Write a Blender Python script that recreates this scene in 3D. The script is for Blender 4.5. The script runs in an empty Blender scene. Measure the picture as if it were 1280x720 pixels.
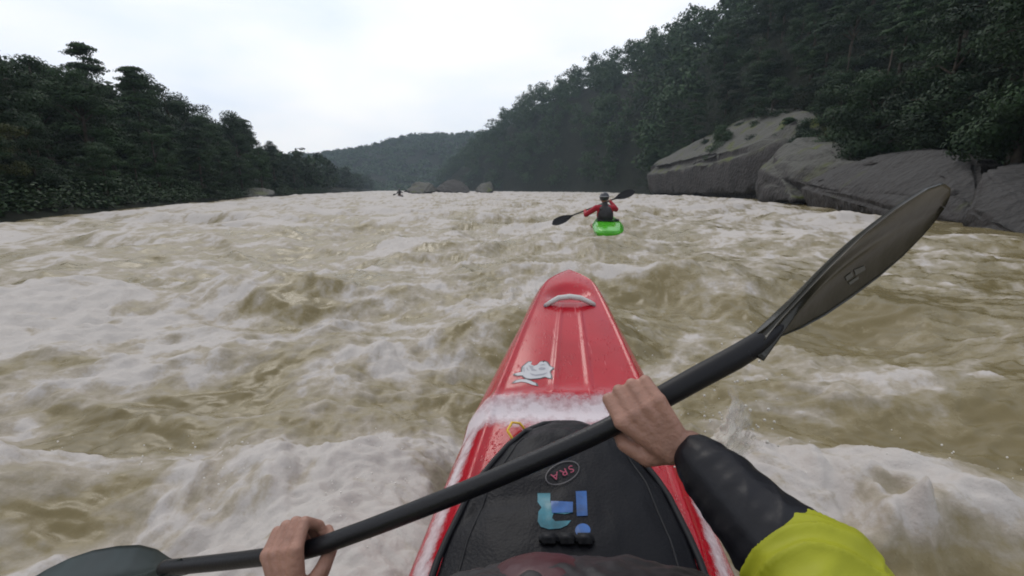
import bpy, bmesh, math, random
import numpy as np
from mathutils import Vector, Matrix
from mathutils.bvhtree import BVHTree
random.seed(7); RNG = np.random.default_rng(11)
S = bpy.context.scene
COL = S.collection
R = math.radians

# ------------------------------------------------------------------ camera, sky, sun, exposure
FPX = 586.0; PITCH = R(12.3)
CAM = Vector((0, 0, 1.0))
cd = bpy.data.cameras.new('camera'); cam = bpy.data.objects.new('camera', cd); COL.objects.link(cam)
cam.location = CAM; cam.rotation_euler = (R(90) - PITCH, 0, 0)
cd.sensor_width = 36; cd.lens = 36 * FPX / 1280; cd.clip_start = 0.02; cd.clip_end = 5000
S.camera = cam
W = bpy.data.worlds.new("World"); S.world = W; W.use_nodes = True
nt = W.node_tree; nt.nodes.clear()
SUN_EL, SUN_AZ = 48, -25            # ahead and a little left, behind the cloud
out = nt.nodes.new('ShaderNodeOutputWorld'); mix = nt.nodes.new('ShaderNodeMixShader')
bg1 = nt.nodes.new('ShaderNodeBackground'); bg2 = nt.nodes.new('ShaderNodeBackground')
sky = nt.nodes.new('ShaderNodeTexSky'); sky.sky_type = 'NISHITA'; sky.sun_disc = False
sky.sun_elevation = R(SUN_EL); sky.sun_rotation = R(SUN_AZ); sky.dust_density = 4; sky.air_density = 1.2
bg1.inputs[1].default_value = 0.10
nt.links.new(sky.outputs[0], bg1.inputs[0])
tc = nt.nodes.new('ShaderNodeTexCoord'); mp = nt.nodes.new('ShaderNodeMapping'); mp.inputs['Scale'].default_value = (1, 1, 2.6)
no = nt.nodes.new('ShaderNodeTexNoise'); no.inputs['Scale'].default_value = 2.2; no.inputs['Detail'].default_value = 5
cr = nt.nodes.new('ShaderNodeValToRGB')
cr.color_ramp.elements[0].position = .3; cr.color_ramp.elements[0].color = (.70, .80, .95, 1)
cr.color_ramp.elements[1].position = .62; cr.color_ramp.elements[1].color = (1.0, 1.0, 1.02, 1)
nt.links.new(tc.outputs['Generated'], mp.inputs[0]); nt.links.new(mp.outputs[0], no.inputs['Vector'])
nt.links.new(no.outputs[0], cr.inputs[0]); nt.links.new(cr.outputs[0], bg2.inputs[0]); bg2.inputs[1].default_value = 1.2
mix.inputs[0].default_value = 0.86
nt.links.new(bg1.outputs[0], mix.inputs[1]); nt.links.new(bg2.outputs[0], mix.inputs[2]); nt.links.new(mix.outputs[0], out.inputs[0])
sd = bpy.data.lights.new('sun', 'SUN'); sd.energy = 0.7; sd.angle = R(25); sd.color = (1, .96, .9)
sun = bpy.data.objects.new('sun', sd); COL.objects.link(sun)
az = R(SUN_AZ); sv = Vector((math.sin(az) * math.cos(R(SUN_EL)), math.cos(az) * math.cos(R(SUN_EL)), math.sin(R(SUN_EL))))
sun.rotation_euler = sv.to_track_quat('Z', 'Y').to_euler()
S.view_settings.view_transform = 'Standard'; S.view_settings.look = 'None'
S.view_settings.exposure = 0.0; S.view_settings.gamma = 1; S.view_settings.use_curve_mapping = False
S.cycles.filter_width = 1.9
S.cycles.volume_bounces = 1; S.cycles.max_bounces = 6
S.cycles.use_denoising = True

# ------------------------------------------------------------------ helpers
CP, SP = math.cos(PITCH), math.sin(PITCH)
def P(px, py, d):
    """world point d metres along the viewing axis, for reading places off the photograph"""
    x = (px - 640) / FPX * d; yd = (py - 360) / FPX * d
    return Vector((x, d * CP - yd * SP, CAM.z - d * SP - yd * CP))
def RAY(px, py): return (P(px, py, 1) - CAM).normalized()

def tag(o, label, cat, group=None, kind=None):
    if label: o['label'] = label
    if cat: o['category'] = cat
    if group: o['group'] = group
    if kind: o['kind'] = kind
    return o
def empty(name, loc, label, cat, group=None):
    o = bpy.data.objects.new(name, None); COL.objects.link(o); o.location = loc; o.empty_display_size = .1
    return tag(o, label, cat, group)
def link(name, me, mat=None, parent=None, smooth=True):
    o = bpy.data.objects.new(name, me); COL.objects.link(o)
    if mat is not None:
        me.materials.clear(); me.materials.append(mat)
    if smooth: me.shade_smooth()
    if parent is not None:
        o.parent = parent; o.matrix_parent_inverse = Matrix.Translation(-parent.location)
    return o
def np_mesh(name, v, faces):
    """v (n,3) array, faces (m,k) int array"""
    v = np.asarray(v, np.float32); faces = np.asarray(faces, np.int32); k = faces.shape[1]
    me = bpy.data.meshes.new(name); me.vertices.add(len(v)); me.vertices.foreach_set('co', v.ravel())
    me.loops.add(faces.size); me.loops.foreach_set('vertex_index', faces.ravel())
    me.polygons.add(len(faces)); me.polygons.foreach_set('loop_start', np.arange(0, faces.size, k, dtype=np.int32))
    me.update(calc_edges=True); me.validate()
    return me
def grid_faces(nr, nc, wrap=False):
    i = np.arange(nr - 1)[:, None]; j = np.arange(nc if wrap else nc - 1)[None, :]; j2 = (j + 1) % nc
    a = i * nc + j; b = i * nc + j2; c = (i + 1) * nc + j2; d = (i + 1) * nc + j
    return np.stack([a, b, c, d], -1).reshape(-1, 4)
def attr(me, name, vals, typ='FLOAT'):
    a = me.attributes.new(name, typ, 'POINT')
    a.data.foreach_set('value' if typ == 'FLOAT' else 'vector', np.asarray(vals, np.float32).ravel())

# numpy gradient noise
_perm = RNG.permutation(512).astype(np.int64); _ang = RNG.random(512) * 2 * np.pi
_gx, _gy = np.cos(_ang), np.sin(_ang)
def noise(x, y, s=0):
    x = np.asarray(x, float) + s * 17.13; y = np.asarray(y, float) - s * 9.71
    xi = np.floor(x).astype(np.int64); yi = np.floor(y).astype(np.int64); fx = x - xi; fy = y - yi
    u = fx * fx * fx * (fx * (fx * 6 - 15) + 10); v = fy * fy * fy * (fy * (fy * 6 - 15) + 10)
    def g(ix, iy, dx, dy):
        h = _perm[(_perm[ix & 511] + iy) & 511]
        return _gx[h] * dx + _gy[h] * dy
    a = g(xi, yi, fx, fy); b = g(xi + 1, yi, fx - 1, fy); c = g(xi, yi + 1, fx, fy - 1); d = g(xi + 1, yi + 1, fx - 1, fy - 1)
    return 1.5 * ((a + (b - a) * u) * (1 - v) + (c + (d - c) * u) * v)
def fbm(x, y, o=4, s=0, gain=.5):
    t = 0; a = 1
    for k in range(o):
        t = t + a * noise(x, y, s + k); x = x * 2.03; y = y * 2.03; a *= gain
    return t
def sstep(a, b, x):
    t = np.clip((x - a) / (b - a), 0, 1); return t * t * (3 - 2 * t)

# materials
def mat(name, col, rough=.6, spec=.5, metal=0, coat=0, bump=0, bscale=40, var=0, vscale=8, sub=0):
    m = bpy.data.materials.new(name); m.use_nodes = True; n = m.node_tree; b = n.nodes['Principled BSDF']
    b.inputs['Base Color'].default_value = (*col, 1); b.inputs['Roughness'].default_value = rough
    b.inputs['Specular IOR Level'].default_value = spec; b.inputs['Metallic'].default_value = metal
    b.inputs['Coat Weight'].default_value = coat
    if sub:
        b.inputs['Subsurface Weight'].default_value = sub; b.inputs['Subsurface Radius'].default_value = (.01, .004, .002)
    t = n.nodes.new('ShaderNodeTexCoord')
    if bump:
        z = n.nodes.new('ShaderNodeTexNoise'); z.inputs['Scale'].default_value = bscale; z.inputs['Detail'].default_value = 4
        bp = n.nodes.new('ShaderNodeBump'); bp.inputs['Strength'].default_value = bump; bp.inputs['Distance'].default_value = .01
        n.links.new(t.outputs['Object'], z.inputs['Vector']); n.links.new(z.outputs[0], bp.inputs['Height']); n.links.new(bp.outputs[0], b.inputs['Normal'])
    if var:
        z = n.nodes.new('ShaderNodeTexNoise'); z.inputs['Scale'].default_value = vscale; z.inputs['Detail'].default_value = 5
        r = n.nodes.new('ShaderNodeValToRGB'); r.color_ramp.elements[0].position = .3; r.color_ramp.elements[1].position = .7
        r.color_ramp.elements[0].color = (*[c * (1 - var) for c in col], 1); r.color_ramp.elements[1].color = (*[min(1, c * (1 + var)) for c in col], 1)
        n.links.new(t.outputs['Object'], z.inputs['Vector']); n.links.new(z.outputs[0], r.inputs[0]); n.links.new(r.outputs[0], b.inputs['Base Color'])
    return m
M = dict(
    
    green=mat('green_plastic', (.06, .36, .012), .2, .5, var=.1),
    dark_boat=mat('dark_plastic', (.03, .03, .035), .4),
    neoprene=mat('neoprene', (.004, .004, .006), .45, .16, bump=.2, bscale=160),
    rubber=mat('rubber', (.006, .006, .008), .5, .25),
    carbon=mat('shaft_carbon', (.007, .007, .009), .36, .32, bump=.1, bscale=200),
    blade=mat('blade_resin', (.020, .018, .012), .27, .35, bump=.05, bscale=60, var=.3, vscale=9),
    blade_teal=mat('blade_teal', (.006, .015, .014), .35, .5, var=.5, vscale=7),
    grey_mark=mat('grey_mark', (.10, .10, .09), .5),
    white=mat('white_print', (.38, .38, .40), .4), grey=mat('grey_print', (.22, .22, .25), .4), ink=mat('dark_print', (.02, .02, .03), .4),
    strap=mat('grey_webbing', (.50, .50, .48), .6, bump=.3, bscale=300),
    yellowcord=mat('yellow_cord', (.65, .40, .02), .6),
    blue=mat('blue_print', (.008, .07, .24), .35, var=.35, vscale=30), teal=mat('teal_print', (.010, .12, .16), .35, var=.4, vscale=25),
    pink=mat('pink_print', (.26, .02, .06), .5), oval=mat('pale_print', (.06, .055, .06), .5),
    skin=mat('skin', (.31, .165, .12), .5, .4, bump=.25, bscale=140, var=.18, vscale=25, sub=.08),
    yellow=mat('yellow_nylon', (.29, .30, .013), .55, .3, bump=.15, bscale=40),
    black_nylon=mat('black_nylon', (.005, .005, .008), .46, .3, bump=.1, bscale=60),
    vest=mat('vest_nylon', (.016, .014, .016), .5, .35, bump=.3, bscale=25),
    vest_sheen=mat('vest_sheen', (.05, .010, .014), .4, .4, bump=.2, bscale=30),
    helmet=mat('helmet_shell', (.02, .022, .03), .3), helmet_grey=mat('helmet_grey', (.22, .22, .24), .4),
    red_nylon=mat('red_nylon', (.30, .008, .02), .55, .3), hair=mat('hair', (.03, .02, .015), .6), eye=mat('eye', (.05, .04, .03), .2),
    bark=mat('bark', (.055, .045, .035), .9, .2, bump=.6, bscale=12, var=.4, vscale=4),
)

def wet_plastic():
    m = bpy.data.materials.new('red_plastic'); m.use_nodes = True; n = m.node_tree; b = n.nodes['Principled BSDF']; t = n.nodes.new('ShaderNodeTexCoord')
    def tex(kind, sc, **k):
        z = n.nodes.new(kind); z.inputs['Scale'].default_value = sc; n.links.new(t.outputs['Object'], z.inputs['Vector'])
        for a, v in k.items(): z.inputs[a].default_value = v
        return z
    z = tex('ShaderNodeTexNoise', 5, Detail=6); r = n.nodes.new('ShaderNodeValToRGB'); n.links.new(z.outputs[0], r.inputs[0])
    r.color_ramp.elements[0].position = .3; r.color_ramp.elements[0].color = (.31, .004, .012, 1); r.color_ramp.elements[1].position = .7; r.color_ramp.elements[1].color = (.41, .008, .020, 1)
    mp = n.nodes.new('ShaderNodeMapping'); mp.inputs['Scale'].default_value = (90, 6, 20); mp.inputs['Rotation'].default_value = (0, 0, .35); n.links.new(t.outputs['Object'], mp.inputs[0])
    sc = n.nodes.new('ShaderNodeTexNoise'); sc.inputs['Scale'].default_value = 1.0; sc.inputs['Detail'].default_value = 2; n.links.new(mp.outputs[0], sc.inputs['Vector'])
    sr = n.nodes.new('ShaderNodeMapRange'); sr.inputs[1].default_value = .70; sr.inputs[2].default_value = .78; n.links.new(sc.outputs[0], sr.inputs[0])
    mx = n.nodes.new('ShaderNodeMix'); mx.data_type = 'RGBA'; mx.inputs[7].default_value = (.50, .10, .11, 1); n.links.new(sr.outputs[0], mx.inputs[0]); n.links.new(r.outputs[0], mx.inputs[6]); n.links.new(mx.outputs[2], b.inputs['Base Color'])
    v = tex('ShaderNodeTexVoronoi', 95); v.inputs['Randomness'].default_value = 1
    dr = n.nodes.new('ShaderNodeMapRange'); dr.inputs[1].default_value = .34; dr.inputs[2].default_value = .10; n.links.new(v.outputs['Distance'], dr.inputs[0])
    gate = tex('ShaderNodeTexNoise', 14, Detail=3); gr = n.nodes.new('ShaderNodeMapRange'); gr.inputs[1].default_value = .5; gr.inputs[2].default_value = .58; n.links.new(gate.outputs[0], gr.inputs[0])
    mu = n.nodes.new('ShaderNodeMath'); mu.operation = 'MULTIPLY'; n.links.new(dr.outputs[0], mu.inputs[0]); n.links.new(gr.outputs[0], mu.inputs[1])
    b.inputs['Specular IOR Level'].default_value = .36
    bp = n.nodes.new('ShaderNodeBump'); bp.inputs['Strength'].default_value = .5; bp.inputs['Distance'].default_value = .003; n.links.new(mu.outputs[0], bp.inputs['Height']); n.links.new(bp.outputs[0], b.inputs['Normal'])
    rg = n.nodes.new('ShaderNodeMapRange'); rg.inputs[3].default_value = .10; rg.inputs[4].default_value = .26; n.links.new(z.outputs[0], rg.inputs[0]); n.links.new(rg.outputs[0], b.inputs['Roughness'])
    return m
M['red'] = wet_plastic()

# ------------------------------------------------------------------ the river bed, banks and hills
SLOPE = .008
LB = np.array([(-60, -19), (-10, -18.5), (17, -19), (39, -27), (63, -36), (120, -50), (230, -77), (400, -116), (600, -170), (900, -240)], float)
RB = np.array([(-60, 14), (-10, 12.5), (12, 13.2), (21, 16.8), (40, 24), (57, 29), (100, 30.5), (150, 36), (220, 24), (300, -12), (400, -62), (600, -120), (900, -190)], float)
def lbank(y): return np.interp(y, LB[:, 0], LB[:, 1])
def rbank(y): return np.interp(y, RB[:, 0], RB[:, 1])
def terr(x, y):
    x = np.asarray(x, float); y = np.asarray(y, float)
    el = lbank(y) - x; er = x - rbank(y) - 2.2 * sstep(110, 60, y); base = -SLOPE * np.clip(y, -20, 500)
    n = fbm(x / 14, y / 14, 3, 40) * .8
    zl = 1.1 * sstep(-.5, 3, el) + np.clip(el - 2, 0, 60) * .13 + np.clip(el - 62, 0, 300) * .05
    steep = np.interp(y, [-60, 0, 20, 50, 90, 200, 330, 400, 480], [12, 12, 17, 32, 52, 64, 64, 34, 9])
    zr = 1.2 * sstep(-.5, 3, er) + steep * (1 - np.exp(-np.clip(er - 3, 0, 400) / 22)) + np.clip(er - 58, 0, 300) * .05
    zin = -1.6
    z = np.where(el > -.5, zl, np.where(er > -.5, zr, zin + 1.6 * sstep(4, .5, np.minimum(-el, -er)) - .0))
    z = np.where((el <= -.5) & (er <= -.5), np.minimum(z, -.05) - .6 * sstep(.5, 3, np.minimum(-el, -er)), z)
    return base + z + n * (.25 + np.clip(np.maximum(el, er), 0, 20) * .05) * (np.maximum(el, er) > 0)
def axis(a0, a1, n, A, c=0):
    u = np.linspace(math.asinh((a0 - c) / A), math.asinh((a1 - c) / A), n); return c + A * np.sinh(u)
gx = axis(-420, 420, 300, 25); gy = axis(-60, 520, 300, 25)
X, Y = np.meshgrid(gx, gy)
me = np_mesh('ground', np.stack([X, Y, terr(X, Y)], -1).reshape(-1, 3), grid_faces(len(gy), len(gx)))
m_ground = mat('forest_floor', (.010, .012, .007), .95, .1, bump=.8, bscale=1.5, var=.5, vscale=.4)
tag(link('ground', me, m_ground), None, None, kind='structure')

# far hill closing the valley
hx = np.linspace(-900, 800, 190); hy = np.linspace(430, 1100, 90)
X, Y = np.meshgrid(hx, hy)
ridge = np.interp(X, [-900, -420, -300, -234, -180, -105, 0, 150, 800], [20, 36, 45, 50, 62, 72, 73, 76, 60])
def hillz(X, Y):
    ridge = np.interp(X, [-900, -420, -300, -234, -180, -105, 0, 150, 800], [20, 36, 45, 50, 62, 72, 73, 76, 60])
    return -6 + (ridge + 5) * sstep(440, 690, Y + X * .12) + fbm(X / 60, Y / 60, 4, 60) * 5 * sstep(460, 600, Y)
me = np_mesh('hill', np.stack([X, Y, hillz(X, Y)], -1).reshape(-1, 3), grid_faces(len(hy), len(hx)))
tag(link('hill', me, m_ground), None, None, kind='structure')

# ------------------------------------------------------------------ water
WX = axis(-90, 62, 1300, .9, .1); WY = axis(-5, 620, 1050, .9, .9)
X, Y = np.meshgrid(WX, WY)
X = X + np.clip(Y - 120, 0, None) * -.29                 # the far reach bends left
def vel(x, y, k=0):
    e = .02; vx = 0; vy = 0
    for sc, am, s in ((5.0, 1.0, 70), (1.9, .75, 71), (.7, .45, 72), (.28, .22, 73)):
        q = lambda a, b: noise(a / sc, b / (sc * 1.25), s)
        n0 = q(x, y); vx = vx + am * (q(x, y + e * sc) - n0) / e * .35; vy = vy - am * (q(x + e * sc, y) - n0) / e * .35
    return vx, vy
far = np.sqrt(X ** 2 + Y ** 2)
qx, qy = X.copy(), Y.copy()
for k in range(4):
    vx, vy = vel(qx, qy); qx -= .13 * vx; qy -= .13 * (vy + .25)
def hump(x, y, cx, cy, sx, sy, ang=0):
    c, s = math.cos(ang), math.sin(ang); dx, dy = x - cx, y - cy
    u = (dx * c + dy * s) / sx; v = (-dx * s + dy * c) / sy
    return np.exp(-.5 * (u * u + v * v))
def kx(y): return .117 + (np.asarray(y, float) - .75) * .106          # kayak centreline
def ridged(x, y, s): return (1 - np.abs(noise(x, y, s))) ** 2
wx = X + .45 * noise(X / 1.6, Y / 1.6, 90); wy = Y + .45 * noise(X / 1.6, Y / 1.6, 91)
mx_, my_ = .5 * (X + qx), .5 * (Y + qy)
wave = .20 * fbm(wx / 3.4, wy / 2.6, 2, 80) + .30 * noise(wx / 9, wy / 6, 82) * sstep(6, 20, far) \
     + .12 * (ridged(wx / 1.5 + .2 * wy, wy / 1.1, 83) - .55) + .035 * (ridged(mx_ / .6, my_ / .42, 84) - .5) + .026 * (np.abs(noise(mx_ / .26, my_ / .2, 85)) - .3) + .012 * fbm(mx_ / .1, my_ / .08, 2, 86)
big = .34 * (ridged(wx / 7, wy / 4.2, 87) - .5) * sstep(5, 14, far) * (1 - sstep(120, 260, far))
Z = -SLOPE * np.clip(Y, -20, 500) - .12 + wave + big
# shaped features: hump ahead of the bow, curl under the left chine, ridge across the lower left, breaking lump at right
Z += .26 * hump(X, Y, .15, 3.6, .75, .32, .15) + .16 * hump(X, Y, 1.35, 5.2, 1.1, .4, -.1)
Z += .12 * hump(X, Y, -.42, 1.45, .22, .5, .2) + .10 * hump(X, Y, .78, 1.25, .16, .4)
Z += .17 * hump(X, Y, -1.25, 1.55, .9, .17, .28) + .10 * hump(X, Y, -.6, 1.15, .5, .2, .4)
Z += .16 * hump(X, Y, 1.55, 1.5, .5, .16, -.35) + .13 * hump(X, Y, 2.4, 2.2, .9, .2, -.2)
Z += .16 * hump(X, Y, 2.05, 10.4, 1.2, 1.3) + .2 * hump(X, Y, -3.0, 4.2, 1.7, .4, .3) - .12 * hump(X, Y, -1.6, 2.4, 1.2, .35, .3)
edge = np.minimum(X - lbank(Y), rbank(Y) - X)
Z -= (wave + big) * .8 * sstep(5, 0, edge)
inside = (np.abs(X - kx(Y)) < .27) & (Y > -1) & (Y < 1.95)
# keep the water below the hull's deck
deckz = np.interp(Y, [-1.1, 0, .75, 2.1], [.2, .2, .28, .61])
Z = np.where(sstep(.55, .30, np.abs(X - kx(Y))) * (Y < 2.2) * (Y > -1.3) > 0, np.minimum(Z, deckz - .20 + np.clip(np.abs(X - kx(Y)) - .3, 0, 1) * .5), Z)
Z = np.where(inside, np.minimum(Z, deckz - .28), Z)
# foam
sa_, sb_ = qx * .87 - qy * .5, qx * .5 + qy * .87          # foam drawn out along the current
f1 = fbm(sa_ / .8, sb_ / 2.2, 5, 100, .55)
f2 = fbm(mx_ / .34, my_ / .27, 4, 107, .6)
lace = ridged(qx / .75, qy / .62, 130) ** 5 * .5 + ridged(mx_ / .3, my_ / .25, 131) ** 6 * .3
patch = fbm(X / 4.5, Y / 3.6, 3, 112)
crest = .55 * (wave / .2) + .9 * big
foam = .54 + .50 * lace + .46 * f1 + .30 * f2 + .28 * patch + .26 * crest
foam += .29 * sstep(4, 30, far) - .14 * sstep(.5, 3, X) * sstep(14, 4, far) + .05 * sstep(-.5, -2.5, X)
foam += .42 * hump(X, Y, -.45, 1.35, .32, .7) + .45 * hump(X, Y, -1.3, 1.62, 1.0, .22, .28) + .3 * hump(X, Y, -.5, 1.1, .6, .3) \
      + .45 * hump(X, Y, .80, 1.35, .2, .35) + .35 * hump(X, Y, 1.6, 1.55, .55, .14, -.35) + .3 * hump(X, Y, 2.4, 2.25, 1.0, .2, -.2)
foam -= .45 * hump(X, Y, .15, 3.5, .7, .3, .15) + .5 * hump(X, Y, 1.7, 2.1, .8, .25, -.2) + .35 * hump(X, Y, -1.6, 2.3, .9, .3, .3) + .5 * hump(X, Y, 1.3, 1.15, .5, .12, -.3)
foam -= .8 * sstep(4, 0, edge)
tip_ = P(1150, 640, 1.52); tx_, ty_ = tip_.x, tip_.y
pk = .09 * hump(X, Y, tx_, ty_, .020, .028) + .09 * hump(X, Y, tx_ - .02, ty_, .06, .05) + .07 * hump(X, Y, tx_ + .15, ty_ + .03, .10, .06) + .05 * hump(X, Y, tx_ - .16, ty_ - .02, .10, .06)
sx_, sy_ = P(890, 560, 1.22).x, P(890, 560, 1.22).y
pk += .12 * hump(X, Y, sx_, sy_, .06, .10) * (.7 + .8 * np.abs(noise(X / .06, Y / .06, 140))) + .05 * hump(X, Y, sx_ + .05, sy_ + .05, .03, .03)
Z += pk; foam += 5 * np.clip(pk, 0, .12)
fc_ = np.clip((foam - .45) / .5, 0, 1)
Z += fc_ * (.055 * (np.abs(noise(mx_ / .30, my_ / .26, 120)) - .25) + .030 * (np.abs(noise(mx_ / .15 + 3, my_ / .13, 121)) - .25) + .02 * np.abs(noise(mx_ / .07, my_ / .06, 122))) * sstep(14, 3, far)
Z = np.where(inside, np.minimum(Z, deckz - .28), Z)
me = np_mesh('water', np.stack([X, Y, Z], -1).reshape(-1, 3), grid_faces(len(WY), len(WX)))
attr(me, 'foam', foam); attr(me, 'flow', np.stack([qx, qy, Z], -1), 'FLOAT_VECTOR')
m = bpy.data.materials.new('river_water'); m.use_nodes = True; n = m.node_tree; b = n.nodes['Principled BSDF']
def N(t, **k):
    o = n.nodes.new(t)
    for a, v in k.items():
        if a.startswith('i_'): o.inputs[a[2:].replace('_', ' ')].default_value = v
        else: setattr(o, a, v)
    return o
def L(a, c): n.links.new(a, c)
af = N('ShaderNodeAttribute', attribute_name='foam'); aq = N('ShaderNodeAttribute', attribute_name='flow')
tcw = N('ShaderNodeTexCoord'); mpw = N('ShaderNodeMix', data_type='VECTOR'); mpw.inputs[0].default_value = .22; L(tcw.outputs['Object'], mpw.inputs[4]); L(aq.outputs['Vector'], mpw.inputs[5]); mpv = N('ShaderNodeVectorMath', operation='MULTIPLY'); L(mpw.outputs[1], mpv.inputs[0]); mpv.inputs[1].default_value = (1, 1, 1)
n1 = N('ShaderNodeTexNoise', i_Scale=6.0, i_Detail=7.0, i_Roughness=.6); L(mpv.outputs[0], n1.inputs['Vector'])
n2 = N('ShaderNodeTexNoise', i_Scale=30.0, i_Detail=6.0, i_Roughness=.6); L(mpv.outputs[0], n2.inputs['Vector'])
def math_(op, a, c):
    o = N('ShaderNodeMath', operation=op)
    for i, q in enumerate((a, c)):
        if hasattr(q, 'links'): L(q, o.inputs[i])
        else: o.inputs[i].default_value = q
    return o.outputs[0]
t = math_('ADD', af.outputs['Fac'], math_('MULTIPLY', math_('SUBTRACT', n1.outputs[0], .5), 1.0))
t = math_('ADD', t, math_('MULTIPLY', math_('SUBTRACT', n2.outputs[0], .5), .50))
cr = N('ShaderNodeValToRGB'); L(t, cr.inputs[0]); e = cr.color_ramp.elements
e[0].position = .22; e[0].color = (.150, .118, .053, 1); e[1].position = 1.12 if False else 1.0; e[1].color = (.45, .415, .385, 1)
q = e.new(.46); q.color = (.200, .163, .087, 1); q = e.new(.66); q.color = (.270, .235, .175, 1); q = e.new(.82); q.color = (.355, .312, .255, 1)
L(cr.outputs[0], b.inputs['Base Color'])
rr = N('ShaderNodeMapRange'); L(t, rr.inputs[0]); rr.inputs[1].default_value = .35; rr.inputs[2].default_value = .9; rr.inputs[3].default_value = .27; rr.inputs[4].default_value = .75
L(rr.outputs[0], b.inputs['Roughness']); b.inputs['IOR'].default_value = 1.33
sl = N('ShaderNodeMapRange'); L(t, sl.inputs[0]); sl.inputs[1].default_value = .5; sl.inputs[2].default_value = .9; sl.inputs[3].default_value = .5; sl.inputs[4].default_value = .15; L(sl.outputs[0], b.inputs['Specular IOR Level'])
bs = N('ShaderNodeMapRange'); L(t, bs.inputs[0]); bs.inputs[1].default_value = .4; bs.inputs[2].default_value = .8; bs.inputs[3].default_value = .16; bs.inputs[4].default_value = .55
bp = N('ShaderNodeBump', i_Distance=.035); L(bs.outputs[0], bp.inputs['Strength']); L(math_('ADD', n1.outputs[0], math_('MULTIPLY', n2.outputs[0], .35)), bp.inputs['Height']); L(bp.outputs[0], b.inputs['Normal'])
tag(link('water', me, m), None, None, kind='structure')
WBVH = BVHTree.FromPolygons([tuple(v) for v in np.stack([X, Y, Z], -1)[::3, ::3].reshape(-1, 3)], grid_faces(len(WY[::3]), len(WX[::3])).tolist())
def water_z(x, y):
    h = WBVH.ray_cast(Vector((x, y, 20)), Vector((0, 0, -1))); return h[0].z if h[0] else -.1

# ------------------------------------------------------------------ rocks
def rock_mat(name, lit_top):
    m = bpy.data.materials.new(name); m.use_nodes = True; n = m.node_tree; b = n.nodes['Principled BSDF']; b.inputs['Roughness'].default_value = .8
    b.inputs['Specular IOR Level'].default_value = .3
    tc = n.nodes.new('ShaderNodeTexCoord'); ge = n.nodes.new('ShaderNodeNewGeometry'); sx = n.nodes.new('ShaderNodeSeparateXYZ')
    z1 = n.nodes.new('ShaderNodeTexNoise'); z1.inputs['Scale'].default_value = .5; z1.inputs['Detail'].default_value = 8; z1.inputs['Roughness'].default_value = .65
    mp = n.nodes.new('ShaderNodeMapping'); mp.inputs['Scale'].default_value = (1.0, 1.0, .55)
    n.links.new(tc.outputs['Object'], mp.inputs[0]); n.links.new(mp.outputs[0], z1.inputs['Vector'])
    r = n.nodes.new('ShaderNodeValToRGB'); r.color_ramp.elements[0].position = .32; r.color_ramp.elements[0].color = (.017, .0145, .0135, 1)
    r.color_ramp.elements[1].position = .7; r.color_ramp.elements[1].color = (.046, .040, .038, 1); n.links.new(z1.outputs[0], r.inputs[0])  # base colour darkened for the shade under the overhang
    # moss patches, and lit tops painted paler, on upward faces
    z2 = n.nodes.new('ShaderNodeTexNoise'); z2.inputs['Scale'].default_value = .35; z2.inputs['Detail'].default_value = 6
    n.links.new(tc.outputs['Object'], z2.inputs['Vector'])
    mm = n.nodes.new('ShaderNodeMapRange'); mm.inputs[1].default_value = .54 if name == 'sandstone' else .66; mm.inputs[2].default_value = .66 if name == 'sandstone' else .8; n.links.new(z2.outputs[0], mm.inputs[0])
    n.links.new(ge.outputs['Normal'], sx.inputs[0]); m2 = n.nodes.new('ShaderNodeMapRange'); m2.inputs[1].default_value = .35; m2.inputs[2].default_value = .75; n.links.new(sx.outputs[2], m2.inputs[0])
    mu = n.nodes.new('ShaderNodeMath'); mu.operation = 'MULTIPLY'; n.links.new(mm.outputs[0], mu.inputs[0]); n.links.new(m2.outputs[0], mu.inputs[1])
    lit_mix = n.nodes.new('ShaderNodeMix'); lit_mix.data_type = 'RGBA'; lit_mix.inputs[7].default_value = (*lit_top, 1)
    n.links.new(m2.outputs[0], lit_mix.inputs[0]); n.links.new(r.outputs[0], lit_mix.inputs[6])
    mx = n.nodes.new('ShaderNodeMix'); mx.data_type = 'RGBA'; mx.inputs[7].default_value = (.065, .075, .015, 1)
    n.links.new(mu.outputs[0], mx.inputs[0]); n.links.new(lit_mix.outputs[2], mx.inputs[6]); n.links.new(mx.outputs[2], b.inputs['Base Color'])
    z3 = n.nodes.new('ShaderNodeTexNoise'); z3.inputs['Scale'].default_value = 2.5; z3.inputs['Detail'].default_value = 8; n.links.new(tc.outputs['Object'], z3.inputs['Vector'])
    bp = n.nodes.new('ShaderNodeBump'); bp.inputs['Strength'].default_value = .8; bp.inputs['Distance'].default_value = .4; n.links.new(z3.outputs[0], bp.inputs['Height']); n.links.new(bp.outputs[0], b.inputs['Normal'])
    return m
M['rock'] = rock_mat('sandstone', (.070, .068, .058)); M['dark_rock'] = rock_mat('dark_sandstone', (.042, .039, .037))  # lit-top colours, fainter in the dark copy
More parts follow.
